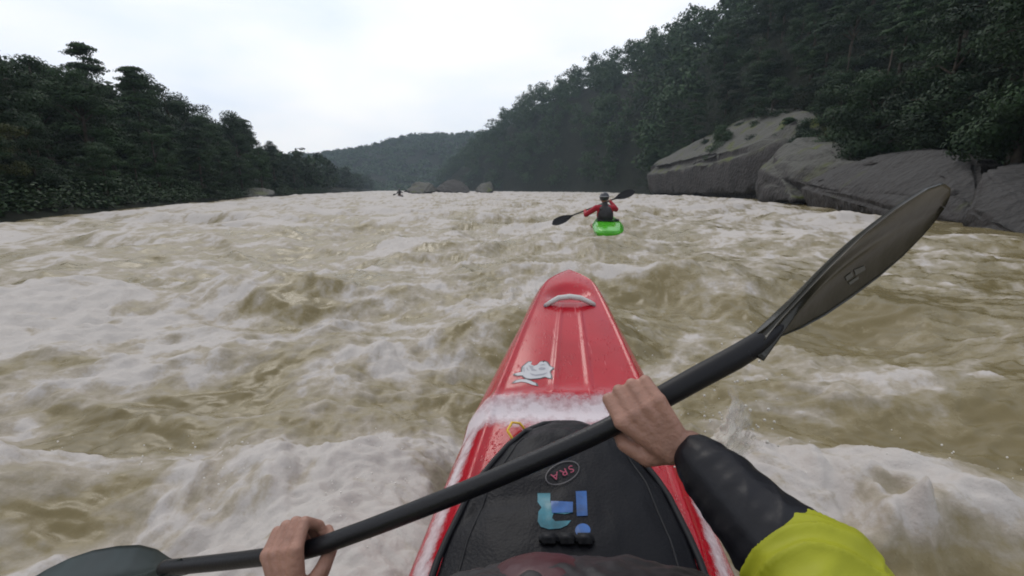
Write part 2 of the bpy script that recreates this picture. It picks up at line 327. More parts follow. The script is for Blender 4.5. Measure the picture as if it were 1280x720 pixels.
def rock(name, pts, label, amp=.25, cuts=4, seed=0, bevel=.08, group=None, m='rock'):
    bm = bmesh.new()
    for p in pts: bm.verts.new(p)
    r = bmesh.ops.convex_hull(bm, input=bm.verts)
    bmesh.ops.delete(bm, geom=[g for g in r['geom_interior'] if isinstance(g, bmesh.types.BMVert)], context='VERTS')
    size = max(max((a.co - c.co).length for a in bm.verts) for c in list(bm.verts)[:1])
    bmesh.ops.bevel(bm, geom=list(bm.edges), offset=size * bevel * .35, segments=2, affect='EDGES', clamp_overlap=True)
    bmesh.ops.triangulate(bm, faces=bm.faces)
    target = size / 26
    for k in range(6):
        ed = [e for e in bm.edges if e.calc_length() > target]
        if not ed or len(bm.verts) > 14000: break
        bmesh.ops.subdivide_edges(bm, edges=ed, cuts=1); bmesh.ops.triangulate(bm, faces=bm.faces)
    bm.normal_update()
    co = np.array([v.co for v in bm.verts]); nn = np.array([v.normal for v in bm.verts])
    f = size / 5
    d = fbm(co[:, 0] / f + co[:, 2] / f * .7, co[:, 1] / f - co[:, 2] / f * .5, 5, 200 + seed) * amp
    d += .5 * amp * (ridged((co[:, 0] + co[:, 1]) / f, co[:, 2] / f * 1.8, 240 + seed) - .6)
    co = co + nn * d[:, None]
    for v, c in zip(bm.verts, co): v.co = c
    me = bpy.data.meshes.new(name); bm.to_mesh(me); bm.free()
    o = link(name, me, M[m]); return tag(o, label, 'rock', group)
def at(px, py, y):                                     # point at forward distance y on the sight line through a photo pixel
    r = RAY(px, py); return CAM + r * (y / r.y)
b1 = [at(808, 213, 100), at(850, 213, 84), at(930, 186, 62), at(1000, 157, 55), at(1040, 143, 54), at(1005, 131, 70), at(962, 130, 82), at(880, 170, 98), at(815, 206, 110),
      at(812, 246, 99), at(870, 249, 80), at(945, 254, 58), at(1040, 262, 50), at(1075, 250, 60), at(1060, 175, 72)]
rock('boulder', b1, 'tall slab sided boulder with pale sloping top and mossy edge, beyond the long grey one', .5, seed=1)
b2 = [at(943, 222, 47), at(955, 200, 47), at(985, 173, 49), at(1045, 172, 47), at(1062, 190, 36), at(1090, 200, 30), at(945, 258, 45), at(1010, 262, 36), at(1065, 266, 27),
      at(1130, 200, 36), at(1060, 260, 60), at(1000, 240, 62), at(1150, 260, 34)]
rock('boulder', b2, 'rounded boulder with a pale lit top, at left end of the long grey rock', .35, seed=2)
b3 = [at(1000, 232, 34), at(1010, 262, 33), at(1050, 206, 32), at(1120, 192, 25), at(1172, 186, 22), at(1225, 198, 19), at(1060, 270, 28), at(1130, 280, 20), at(1215, 290, 14.8), at(1225, 255, 15.6), at(1080, 200, 38), at(1180, 187, 30), at(1270, 240, 22), at(1260, 205, 24)]
rock('boulder', b3, 'long low dark grey boulder at the water edge under the right bank trees', .16, seed=3, bevel=.2, m='dark_rock')
b4 = [at(1212, 262, 14.2), at(1228, 214, 15.5), at(1290, 208, 15), at(1380, 225, 14), at(1200, 288, 14.3), at(1280, 302, 11.8), at(1380, 320, 10), at(1400, 240, 13), at(1270, 203, 20), at(1390, 205, 19), at(1380, 290, 18)]
rock('boulder', b4, 'dark boulder cut by the right edge of the picture, behind the paddle blade tip', .10, seed=4, bevel=.2, m='dark_rock')
b5 = [at(505, 239, 130), at(522, 226, 134), at(540, 229, 134), at(545, 241, 130), at(530, 242, 122), at(512, 242, 124), at(530, 230, 142), at(548, 240, 142)]
rock('boulder', b5, 'pale pointed boulder in midstream far down the river', .25, seed=5)
b6 = [at(543, 239, 150), at(552, 227, 152), at(566, 224, 152), at(582, 230, 150), at(590, 241, 145), at(560, 242, 142), at(575, 228, 165)]
rock('boulder', b6, 'dark sided boulder right beside the pale pointed midstream one', .3, seed=6, m='dark_rock')
b7 = [at(592, 239, 160), at(602, 229, 162), at(614, 227, 162), at(618, 240, 156), at(605, 242, 152), at(612, 230, 172)]
rock('boulder', b7, 'small grey boulder at the foot of the far right bank forest', .3, seed=7)
b8 = [at(296, 246, 66), at(310, 236, 70), at(335, 235, 72), at(350, 243, 70), at(322, 250, 62), at(330, 238, 80), at(300, 240, 78)]
rock('boulder', b8, 'low grey boulder at the waterline under the left bank forest', .2, seed=8)
b9 = [at(-60, 285, 16), at(-40, 264, 18), at(20, 262, 20), at(70, 267, 22), at(75, 273, 21), at(10, 282, 18), at(0, 262, 26), at(60, 264, 26)]
rock('boulder', b9, 'dark low rock ledge at the left edge of the picture by the water', .15, seed=9)

# ------------------------------------------------------------------ trees
def leaf_mat(name, dark, light):
    m = bpy.data.materials.new(name); m.use_nodes = True; n = m.node_tree; b = n.nodes['Principled BSDF']
    a = n.nodes.new('ShaderNodeAttribute'); a.attribute_name = 'tone'; oi = n.nodes.new('ShaderNodeObjectInfo')
    ad = n.nodes.new('ShaderNodeMath'); ad.operation = 'MULTIPLY_ADD'; n.links.new(oi.outputs['Random'], ad.inputs[0]); ad.inputs[1].default_value = .5
    n.links.new(a.outputs['Fac'], ad.inputs[2])
    r = n.nodes.new('ShaderNodeValToRGB'); r.color_ramp.elements[0].color = (*dark, 1); r.color_ramp.elements[1].color = (*light, 1)
    r.color_ramp.elements[0].position = .1; r.color_ramp.elements[1].position = 1.3 if False else 1.0
    n.links.new(ad.outputs[0], r.inputs[0]); n.links.new(r.outputs[0], b.inputs['Base Color']); b.inputs['Roughness'].default_value = .7; b.inputs['Specular IOR Level'].default_value = .2
    return m
M['leaf'] = leaf_mat('leaves', (.006, .014, .007), (.032, .062, .022))
M['leaf_light'] = leaf_mat('leaves_light', (.016, .022, .008), (.06, .068, .02))
def leaf_quads(c, size, rng, flat=.5, nrm=None):
    """c (n,3) centres -> verts, faces of small leaf quads; nrm: outward direction of the clump at each leaf"""
    n_ = len(c)
    if nrm is None: nrm = np.zeros((n_, 3)); nrm[:, 2] = .6
    k = nrm + rng.normal(size=(n_, 3)) * .38 + np.array([0, 0, .25]); k /= np.linalg.norm(k, axis=1)[:, None] + 1e-9
    u = np.cross(k, rng.normal(size=(n_, 3))); u /= np.linalg.norm(u, axis=1)[:, None] + 1e-9; v = np.cross(k, u)
    s = size * (.6 + .8 * rng.random(n_))[:, None]
    vs = np.stack([c - u * s, c - v * s * .55, c + u * s, c + v * s * .55], 1).reshape(-1, 3)
    return vs, np.arange(4 * n_).reshape(-1, 4)
def tube(bm, pts, rads, sides=8, cap=True):
    rings = []
    for i, p in enumerate(pts):
        d = (Vector(pts[min(i + 1, len(pts) - 1)]) - Vector(pts[max(i - 1, 0)])).normalized()
        a = d.orthogonal().normalized() if i == 0 else (prev - d * prev.dot(d)).normalized()
        prev = a; c = d.cross(a)
        rings.append([bm.verts.new(Vector(p) + (a * math.cos(t) + c * math.sin(t)) * rads[i]) for t in [2 * math.pi * k / sides for k in range(sides)]])
    for r0, r1 in zip(rings, rings[1:]):
        for k in range(sides): bm.faces.new((r0[k], r0[(k + 1) % sides], r1[(k + 1) % sides], r1[k]))
    if cap: bm.faces.new(rings[0][::-1]); bm.faces.new(rings[-1])
def bm_mesh(name, bm):
    bmesh.ops.recalc_face_normals(bm, faces=bm.faces)
    me = bpy.data.meshes.new(name); bm.to_mesh(me); bm.free(); return me
def make_tree(kind, seed):
    rng = np.random.default_rng(seed); rnd = random.Random(seed)
    H = 10.0
    bm = bmesh.new()
    lean = rng.normal(size=2) * .25
    tp = [Vector((lean[0] * t * t, lean[1] * t * t, -.6 + t * H * .93)) for t in np.linspace(0, 1, 7)]
    tube(bm, tp, [.24 * (1 - .85 * t) for t in np.linspace(0, 1, 7)], 8)
    cl = []                                     # cluster centres, radius
    if kind == 'broad':
        for k in range(34):
            t = rnd.uniform(.22, 1.0); ang = rnd.uniform(0, 6.283)
            prof = 2.9 * math.sin(math.pi * min(1, max(.05, (t - .10) / .95))) ** .7
            rr = prof * rnd.uniform(.35, 1.1)
            base = Vector((lean[0] * t * t, lean[1] * t * t, t * H * .86)); tip = base + Vector((math.cos(ang) * rr, math.sin(ang) * rr, rnd.uniform(-.4, .9)))
            if k % 2 == 0: tube(bm, [base - Vector((0, 0, .6)), base.lerp(tip, .5) + Vector((0, 0, .15)), tip], [.08, .05, .02], 5)
            cl.append((tip, rnd.uniform(.7, 1.35)))
            if rnd.random() < .5: cl.append((base.lerp(tip, .55) + Vector((0, 0, rnd.uniform(-.2, .5))), rnd.uniform(.6, 1.0)))
    else:
        for k in range(46):
            t = rnd.uniform(.12, .99); ang = k * 2.4 + rnd.uniform(-.4, .4); rr = 2.5 * (1 - t) ** .75 * rnd.uniform(.6, 1.15) + .25
            base = Vector((lean[0] * t * t, lean[1] * t * t, t * H)); tip = base + Vector((math.cos(ang) * rr, math.sin(ang) * rr, -.3 * rr))
            if k % 2 == 0: tube(bm, [base, base.lerp(tip, .5), tip], [.05, .035, .012], 5)
            for q in (.4, .75, 1.0): cl.append((base.lerp(tip, q), .55 + .25 * q))
    trunk = bm_mesh('trunk', bm)
    cs, tone, nr = [], [], []
    for c, r in cl:
        m_ = int(300 * r * r) if kind == 'broad' else int(140 * r)
        d = rng.normal(size=(m_, 3)); d /= np.linalg.norm(d, axis=1)[:, None]; nr.append(d.copy()); d *= (rng.random(m_) ** .33)[:, None] * r
        d[:, 2] *= .55 if kind == 'broad' else .22
        if kind != 'broad': d[:, 2] -= .25 * (d[:, 0] ** 2 + d[:, 1] ** 2)
        cs.append(np.array(c) + d); tone.append(np.full(m_, rnd.uniform(0, .5)) + rng.random(m_) * .06)
    c = np.concatenate(cs); tone = np.concatenate(tone)
    v, f = leaf_quads(c, .095 if kind == 'broad' else .095, rng, .6, np.concatenate(nr))
    crown = np_mesh('crown', v, f); attr(crown, 'tone', np.repeat(tone, 4))
    return trunk, crown
VAR = [make_tree('broad', 300 + i) for i in range(6)] + [make_tree('conifer', 400 + i) for i in range(3)]
for tr, cw in VAR:
    tr.materials.append(M['bark']); cw.materials.append(M['leaf']); tr.shade_smooth()
def put_tree(x, y, sc, v, label, group, rz=None, light=False, z=None):
    tr, cw = VAR[v]
    o = bpy.data.objects.new('broadleaf_tree' if v < 6 else 'conifer_tree', None); COL.objects.link(o)
    o.location = (x, y, float(terr(x, y)) - .1 if z is None else z); o.rotation_euler.z = random.uniform(0, 6.28) if rz is None else rz
    o.scale = (sc * random.uniform(.9, 1.15), sc * random.uniform(.9, 1.15), sc * random.uniform(.9, 1.1)); tag(o, label, 'tree', group)
    for nm, d in (('trunk', tr), ('crown', cw)):
        c = bpy.data.objects.new(nm, d); COL.objects.link(c); c.parent = o
        if light and nm == 'crown':
            c.material_slots[0].link = 'OBJECT'; c.material_slots[0].material = M['leaf_light']
    return o
LABEL = {('L', 0): 'dark green broadleaf tree in the dense forest on the left river bank', ('L', 1): 'dark drooping conifer in the dense forest on the left river bank',
         ('R', 0): 'dark green broadleaf tree in the steep forest on the right river bank', ('R', 1): 'dark drooping conifer in the steep forest on the right river bank'}
GROUP = {('L', 0): 'broadleaf trees on the left bank', ('L', 1): 'conifers on the left bank', ('R', 0): 'broadleaf trees on the right bank', ('R', 1): 'conifers on the right bank'}
placed = []
def scatter(side, n_max, y0, y1, e0, e1, gap, sc0, sc1, tries=6000):
    k = 0; rnd = random.Random(n_max * 13 + int(y0))
    for _ in range(tries):
        if k >= n_max: break
        y = y0 + (y1 - y0) * rnd.random() ** 1.35; e = e0 + (e1 - e0) * rnd.random() ** 1.1
        x = float(lbank(y)) - e if side == 'L' else float(rbank(y)) + e
        if abs(x) > 1.35 * y + 12: continue
        g = gap * (1 + .012 * math.hypot(x, y))
        if any((x - a) ** 2 + (y - b_) ** 2 < g * g for a, b_ in placed): continue
        placed.append((x, y)); v = rnd.randrange(9) if rnd.random() < .75 else rnd.randrange(6)
        key = (side, 0 if v < 6 else 1)
        put_tree(x, y, rnd.uniform(sc0, sc1) * (.85 if e < e0 + 3 else 1) * ((.70 if y < 34 else .95 if y < 46 else 1.2 if y < 110 else 1) if side == 'L' else 1), v, LABEL[key], GROUP[key]); k += 1
    return k
nL = scatter('L', 34, 8, 110, .4, 2.5, 2.4, .5, .75)
nL = scatter('L', 100, 6, 150, 2.5, 28, 2.5, .85, 1.1)
nR = scatter('R', 158, 4, 130, 3.5, 46, 2.9, .85, 1.25, 12000)
tr_ = put_tree(-21.5, 20, .42, 2, 'small yellowish green bushy tree at the far left edge above the waterline', None, light=True)
# the farther forest, too many to tell apart: one mass per bank
def mass(name, label, spots, seed, per=170, size=.9):
    rng = np.random.default_rng(seed); cs, tn, nr = [], [], []
    for (x, y, z, h, w) in spots:
        k = 8; cc = rng.normal(size=(k, 3)); cc /= np.linalg.norm(cc, axis=1)[:, None]; cc = cc * np.array([w * .55, w * .55, h * .38]) + np.array([x, y, z + h * .55])
        for q in cc:
            m_ = per // k; d = rng.normal(size=(m_, 3)); d /= np.linalg.norm(d, axis=1)[:, None]; nr.append(d.copy()); d *= (rng.random(m_) ** .5)[:, None] * w * .6; d[:, 2] *= .6
            cs.append(q + d); tn.append(np.full(m_, rng.random() * .7) + rng.random(m_) * .08)
    c = np.concatenate(cs); v, f = leaf_quads(c, size, rng, .6, np.concatenate(nr))
    me = np_mesh(name, v, f); attr(me, 'tone', np.repeat(np.concatenate(tn), 4))
    o = link(name, me, M['leaf'], smooth=False); return tag(o, label, 'forest', kind='stuff')
rng = np.random.default_rng(5)
sp = []
for _ in range(620):
    y = rng.uniform(85, 460); e = 2.5 + 72 * rng.random() if y > 125 else rng.uniform(40, 75); x = float(rbank(y)) + e; sp.append((x, y, float(terr(x, y)) - 1.5, rng.uniform(12, 20), rng.uniform(3.6, 6)))
mass('forest', 'distant dark forest on the right bank where the river bends', sp, 21, 330, .5)
sp = []
for _ in range(330):
    y = rng.uniform(120, 480); e = .5 + 50 * rng.random(); x = float(lbank(y)) - e; sp.append((x, y, float(terr(x, y)) - 1, rng.uniform(8, 13), rng.uniform(2.6, 4)))
for _ in range(150):
    y = rng.uniform(62, 130); e = rng.uniform(16, 46); x = float(lbank(y)) - e; sp.append((x, y, float(terr(x, y)) - 1, rng.uniform(11, 15), rng.uniform(3, 4.2)))
mass('forest', 'dark forest mass along the left bank, behind the front trees and down the river', sp, 22, 220, .55)
sp = []
for _ in range(3600):
    x = rng.uniform(-420, 260); y = rng.uniform(450, 760); sp.append((x, y, float(hillz(x, y)) - 2, rng.uniform(4, 7), rng.uniform(4, 6)))
mass('forest', 'hazy blue grey forest on the far hill closing the valley', sp, 23, 56, 1.3)
# understorey along both banks
cs = []
for side in 'LR':
    for _ in range(1500):
        y = 2 + 150 * rng.random() ** 1.6; e = (-.1 if side == 'L' else 3.2) + 9 * rng.random() ** 1.5; x = float(lbank(y)) - e if side == 'L' else float(rbank(y)) + e
        r = rng.uniform(.5, 1.1); m_ = 80; d = rng.normal(size=(m_, 3)) * r * .5; d[:, 2] = np.abs(d[:, 2]); cs.append(np.array([x, y, max(float(terr(x, y)), -.008 * y + .05)]) + d)
for _ in range(2600):
    y = 4 + 190 * rng.random() ** 1.3; e = 5 + 50 * rng.random(); x = float(rbank(y)) + e; r = rng.uniform(1.0, 2.0); d = rng.normal(size=(170, 3)) * r * .55; d[:, 2] = np.abs(d[:, 2]) * 1.3; cs.append(np.array([x, y, float(terr(x, y))]) + d)
c = np.concatenate(cs); v, f = leaf_quads(c, .10, rng, .6); me = np_mesh('undergrowth', v, f); attr(me, 'tone', rng.random(len(v)) * .6)
tag(link('undergrowth', me, M['leaf'], smooth=False), 'low dark bushes and weeds covering both river banks', 'undergrowth', kind='stuff')

# ------------------------------------------------------------------ boats
NU, NV = 121, 150; CAPS = []
def loft(ys, hw, zc, zb, cx, bump=None, crown=.03, shoulder=.075):
    rows = []
    for y in ys:
        w, zt, zl = float(hw(y)), float(zc(y)), float(zb(y)); th = max(zt - zl, .001); k = min(1, th / .25, w / .12 + .05)
        u = np.linspace(-1, 1, NU); s = np.sign(u) * np.abs(u) ** .8; au = np.abs(s)
        zt_ = zt - crown * k * au ** 2 - shoulder * k * np.clip((au - .74) / .26, 0, 1) ** 1.6
        top = np.stack([cx(y) + s * w, np.full(NU, y), zt_ + (bump(y, s) * k if bump else 0)], 1)
        lo = np.linspace(1, -1, NU // 2)[1:-1]; al = np.abs(lo)
        ez = zt - (crown + shoulder) * k
        zz = zl + (ez - zl) * np.clip((al - .52) / .48, 0, 1) ** 1.5
        xx = np.sign(lo) * np.where(al > .52, .72 + .28 * ((al - .52) / .48) ** .6, al / .52 * .72)
        rows.append(np.concatenate([top, np.stack([cx(y) + xx * w * 1.0, np.full(len(lo), y), zz], 1)]))
    v = np.concatenate(rows); nc = len(rows[0]); f = grid_faces(len(ys), nc, True)
    for r0, sgn in ((0, 1), (len(ys) - 1, -1)):            # close both ends with a centre fan
        c = len(v); v = np.concatenate([v, v[r0 * nc:(r0 + 1) * nc].mean(0)[None]]); k = np.arange(nc)
        tri = np.stack([np.full(nc, c), r0 * nc + (k + 1) % nc, r0 * nc + k, r0 * nc + k], 1)[:, ::sgn]
        CAPS.append(tri[:, [0, 1, 2]] if sgn == 1 else tri[:, [0, 2, 3]])
    me = np_mesh('hull', v, f); bm = bmesh.new(); bm.from_mesh(me); bm.verts.ensure_lookup_table()
    for tri in CAPS[-2:]:
        for t in tri:
            try: bm.faces.new([bm.verts[int(q)] for q in t])
            except ValueError: pass
    bmesh.ops.recalc_face_normals(bm, faces=bm.faces); bm.to_mesh(me); bm.free(); return me
itp = lambda a, b: (lambda y: np.interp(y, a, b))
def smooth_itp(a, b):
    from mathutils import Vector as _V
    yy = np.linspace(a[0], a[-1], 400); zz = np.interp(yy, a, b)
    for _ in range(3):
        zp = np.pad(zz, 9, mode='edge'); zz = np.convolve(zp, np.ones(19) / 19, 'valid')
    return lambda y: np.interp(y, yy, zz)
hw_pts_y = [-1.10, -1.07, -.95, -.6, -.2, .3, .844, 1.023, 1.152, 1.309, 1.442, 1.651, 1.808, 1.924, 2.02, 2.056, 2.097, 2.13, 2.149, 2.165, 2.174]
hw_pts_w = [.005, .06, .13, .24, .30, .34, .349, .331, .317, .295, .270, .231, .197, .171, .143, .124, .090, .058, .036, .016, .003]
_zc = smooth_itp([-1.3, -1.1, 0, .4, .75, 1.2, 1.7, 2.1, 2.3], [.2, .2, .2, .225, .28, .391, .515, .61, .63])
_zb = smooth_itp([-1.3, -1.1, -.7, 0, .75, 1.4, 1.9, 2.1, 2.3], [.13, .12, -.04, -.12, -.06, .10, .36, .53, .6])
def red_bump(y, s):
    r = 0
    for q in (-.17, .19):
        a = sstep(1.22, 1.32, y) * sstep(1.86, 1.74, y); r = r + .006 * a * np.exp(-((s - q) / .035) ** 2)
    e = ((y - 1.915) / .075) ** 2 + ((s - 0) / .50) ** 2
    r = r - .036 * np.exp(-e * e * 1.2)
    r = r - .020 * sstep(1.27, 1.20, y) * (1 - .3 * np.abs(s)) + .010 * np.exp(-((y - 1.26) / .03) ** 2) * (np.abs(s) < 2)
    r = r + .007 * np.exp(-((np.abs(s) - .74) / .035) ** 2)
    return r
ys = np.concatenate([np.linspace(-1.1, 1.0, 80), np.linspace(1.0, 2.0, 130)[1:], 2.174 - .174 * (np.linspace(1, 0, 40)[1:]) ** 2])
red = empty('kayak', (.08, .5, .0), 'red whitewater kayak in the foreground, bow pointing down the river', 'kayak')
hull_me = loft(ys, itp(hw_pts_y, hw_pts_w), _zc, _zb, kx, red_bump)
link('hull', hull_me, M['red'], red)
HB = BVHTree.FromPolygons([v.co for v in hull_me.vertices], [p.vertices for p in hull_me.polygons])
def drape(bvh, px, py, off):
    d = RAY(px, py); h = bvh.ray_cast(CAM, d)
    if h[0] is None: h = bvh.find_nearest(CAM + d * 1.2)
    nn = h[1] if h[1].dot(d) < 0 else -h[1]
    return h[0] + nn * off
def decal(name, polys, bvh, mat_, parent, off=.0025, step=5):
    """polys: outlines in photo pixels, laid on the surface as thin printed film"""
    bm = bmesh.new()
    for poly in polys:
        vs = [bm.verts.new((x, y, 0)) for x, y in poly]; f = bm.faces.new(vs)
    bmesh.ops.triangulate(bm, faces=bm.faces)
    for _ in range(4):
        ed = [e for e in bm.edges if e.calc_length() > step]
        if not ed: break
        bmesh.ops.subdivide_edges(bm, edges=ed, cuts=1); bmesh.ops.triangulate(bm, faces=bm.faces)
    for v in bm.verts: v.co = drape(bvh, v.co.x, v.co.y, off)
    me = bpy.data.meshes.new(name); bm.to_mesh(me); bm.free()
    return link(name, me, mat_, parent, smooth=True)
def ell(cx, cy, rx, ry, rot=0, n_=28, a0=0, a1=360):
    return [(cx + rx * math.cos(R(t)) * math.cos(rot) - ry * math.sin(R(t)) * math.sin(rot), cy + rx * math.cos(R(t)) * math.sin(rot) + ry * math.sin(R(t)) * math.cos(rot)) for t in np.linspace(a0, a1, n_, endpoint=(a1 - a0) < 360)]
# grab handle over the recess
bm = bmesh.new()
pts = [drape(HB, x, y, o) for x, y, o in ((682, 383, .004), (690, 381, .014), (700, 380, .026), (712, 379.5, .03), (724, 380, .026), (735, 381, .014), (743, 382, .004))]
tube(bm, pts, [.008, .010, .011, .011, .011, .010, .008], 10)
link('grab_handle', bm_mesh('grab_handle', bm), M['strap'], red)
bm = bmesh.new()
for x, y in ((682, 383), (742, 382)):
    p = drape(HB, x, y, .004); bmesh.ops.create_uvsphere(bm, u_segments=10, v_segments=6, radius=.008, matrix=Matrix.Translation(p))
link('handle_bolt', bm_mesh('handle_bolt', bm), M['grey'], red)
# fish shaped sticker
zs = lambda pts: [(630 + x / 14.4, 440 + y / 14.4) for x, y in pts]
body = zs([(320, 330), (330, 270), (390, 220), (440, 180), (500, 180), (480, 225), (540, 255), (600, 235), (650, 180), (700, 170), (715, 200), (730, 168), (780, 190), (830, 260), (890, 290), (885, 310), (850, 335), (830, 365), (860, 440), (850, 485), (790, 475), (740, 455), (650, 480), (560, 490), (480, 495), (400, 485), (350, 455), (330, 430), (230, 435), (180, 410), (200, 390), (320, 365)])
swoosh = zs([(150, 570), (200, 520), (290, 495), (400, 495), (480, 520), (590, 570), (605, 620), (520, 600), (400, 555), (300, 540), (210, 560)])
grow = lambda q, k: [tuple(np.mean(q, 0) + (np.array(p) - np.mean(q, 0)) * k) for p in q]
st = decal('sticker', [grow(body, 1.06), grow(swoosh, 1.07)], HB, M['ink'], red, .0010, 4)
decal('sticker_print', [grow(body, .96), grow(swoosh, .90)], HB, M['white'], st, .0016, 4)
decal('sticker_shading', [zs([(440, 250), (530, 260), (520, 300), (600, 345), (500, 345), (470, 300)]), zs([(460, 385), (560, 415), (700, 400), (790, 375), (720, 420), (580, 440), (500, 425)]), zs([(620, 310), (660, 280), (740, 290), (750, 315), (700, 330), (640, 330)]), zs([(400, 300), (420, 280), (430, 320), (460, 345), (420, 335)]), zs([(340, 300), (365, 260), (375, 350), (360, 380)]), zs([(640, 250), (700, 225), (780, 250), (740, 240), (690, 245)])], HB, M['grey'], st, .0022, 3)

# spray deck
dome_hw = itp([-.42, -.40, -.3, -.1, .2, .5, .795, .945, 1.06, 1.12, 1.148, 1.158], [.01, .08, .19, .26, .285, .29, .268, .232, .170, .118, .06, .004])
yy = np.concatenate([np.linspace(-.42, 1.05, 70), 1.158 - .108 * np.linspace(1, 0, 26)[1:] ** 1.6])
uu = np.linspace(-1, 1, 71); rows = []
for y in yy:
    w = float(dome_hw(y)) * .94; k = min(1, w / .15)
    z = float(_zc(y)) - .015 + .012 + .055 * k * (1 - np.abs(uu) ** 2.6) * (1 - .35 * sstep(.7, 1.15, y))
    wr = .0065 * (ridged(uu * w / .16 + y * 2.2, np.full(71, y) / .10, 301) - .5) * .8 + .003 * fbm(uu * w / .06, np.full(71, y) / .05, 3, 305) * (1 - uu ** 4) - .010 * np.exp(-((y - .90 - .02 * uu) / .018) ** 2) * sstep(.1, -.2, uu) * (np.abs(uu) < .9)
    rows.append(np.stack([kx(y) - .010 + uu * w, np.full(71, y), z + wr * k], 1))
    rows[-1][[0, -1], 2] -= .05
top = np.concatenate(rows)
dk = empty('spray_deck', (.08, .4, .2), 'black neoprene spray deck with blue print stretched over the cockpit of the red kayak', 'spray deck')
sk_me = np_mesh('skirt', top, grid_faces(len(yy), 71)); link('skirt', sk_me, M['neoprene'], dk)
DB = BVHTree.FromPolygons([v.co for v in sk_me.vertices], [p.vertices for p in sk_me.polygons])
bm = bmesh.new()       # bungee rim round the cockpit
rim = [Vector((kx(y) - .010 - float(dome_hw(y)) * .945, y, float(_zc(y)) + .0)) for y in np.linspace(-.3, 1.12, 30)] + [Vector((kx(y) - .010 + float(dome_hw(y)) * .945, y, float(_zc(y)) + .0)) for y in np.linspace(1.12, -.3, 30)]
tube(bm, rim, [.0075] * len(rim), 8); link('rim', bm_mesh('rim', bm), M['rubber'], dk)
bm = bmesh.new(); sm_ = []
for sd_ in (-1, 1):
    for y in (np.linspace(.3, 1.08, 40) if sd_ < 0 else np.linspace(1.08, .3, 40)):
        x = kx(y) - .010 + sd_ * float(dome_hw(y)) * .94 * .80; h_ = DB.ray_cast(Vector((x, y, 2)), Vector((0, 0, -1))); sm_.append(h_[0] if h_[0] else Vector((x, y, float(_zc(y)) + .03)))
tube(bm, sm_, [.0028] * len(sm_), 6); link('seam', bm_mesh('seam', bm), M['rubber'], dk)
# waist tunnel
rows = []
for t in np.linspace(0, 1, 10):
    th = np.linspace(0, 2 * np.pi, 36, endpoint=False); a, b_ = .22 - .05 * t, .19 - .04 * t
    rows.append(np.stack([.045 + a * np.cos(th), -.02 + .05 * t + b_ * np.sin(th), np.full(36, .22 + .2 * t)], 1))
link('waist_tunnel', np_mesh('waist_tunnel', np.concatenate(rows), grid_faces(10, 36, True)), M['neoprene'], dk)
bm = bmesh.new()
lp = [drape(HB, 650, 552, .004), drape(HB, 641, 553, .012), drape(HB, 635, 546, .022), drape(HB, 641, 537, .025), drape(HB, 650, 534, .014), drape(HB, 656, 538, .004)]
tube(bm, lp, [.0035] * 6, 6); link('grab_loop', bm_mesh('grab_loop', bm), M['yellowcord'], dk)
bm = bmesh.new(); tube(bm, [drape(HB, 646, 548, .003), drape(HB, 660, 541, .006), drape(HB, 680, 533, .006), drape(HB, 700, 529, .004)], [.006, .010, .010, .006], 8)
link('bungee_end', bm_mesh('bungee_end', bm), M['rubber'], dk)
lg = decal('logo', [[(672, 617), (688, 617), (688, 628), (690, 633), (716, 634), (716, 641), (706, 643), (692, 642), (690, 648), (694, 652), (714, 651), (709, 657), (700, 661), (686, 662), (676, 659), (672, 652), (673, 640), (677, 635), (672, 628)]], DB, M['teal'], dk, .0012, 4)
decal('logo_bar', [[(688.5, 627), (716, 628), (716, 641), (690, 642)]], DB, M['blue'], lg, .0019, 4)
decal('logo_stroke', [[(719.5, 614.5), (733, 614), (734.5, 645), (721, 645.5)]], DB, M['blue'], lg, .0013, 4)
decal('logo_dot', [ell(728.5, 663.5, 9.5, 8.5)], DB, M['blue'], lg, .0013, 4)
ro = R(-24); ring_o = ell(703, 592, 22.5, 13, ro, 40); ring_i = ell(703, 592, 21.3, 11.9, ro, 40)
bd = decal('badge', [[ring_o[k], ring_o[(k + 1) % 40], ring_i[(k + 1) % 40], ring_i[k]] for k in range(40)], DB, M['oval'], dk, .003, 4)
fc = bpy.data.curves.new('t', 'FONT'); fc.body = 'SRA'; fc.size = 16; fc.space_character = 1.25; fc.align_x = 'CENTER'; fc.align_y = 'CENTER'
fo = bpy.data.objects.new('t', fc); COL.objects.link(fo); dg = bpy.context.evaluated_depsgraph_get(); tm = bpy.data.meshes.new_from_object(fo.evaluated_get(dg)); bpy.data.objects.remove(fo)
for v in tm.vertices:                # seen upside down from the seat
    x, y = -v.co.x * .95, v.co.y * .8
    v.co = drape(DB, 703 + x * math.cos(ro) - y * math.sin(ro), 592 + x * math.sin(ro) + y * math.cos(ro), .0035)
link('lettering', tm, M['pink'], bd)
bm = bmesh.new()
for x in (685, 708, 731):
    p = drape(DB, x, 676, .006); bmesh.ops.create_cube(bm, size=1, matrix=Matrix.Translation(p) @ Matrix.Rotation(R(14), 4, 'X') @ Matrix.Diagonal((.036, .022, .016, 1)))
bmesh.ops.bevel(bm, geom=list(bm.edges), offset=.005, segments=2, affect='EDGES')
link('buckle', bm_mesh('buckle', bm), M['rubber'], dk)

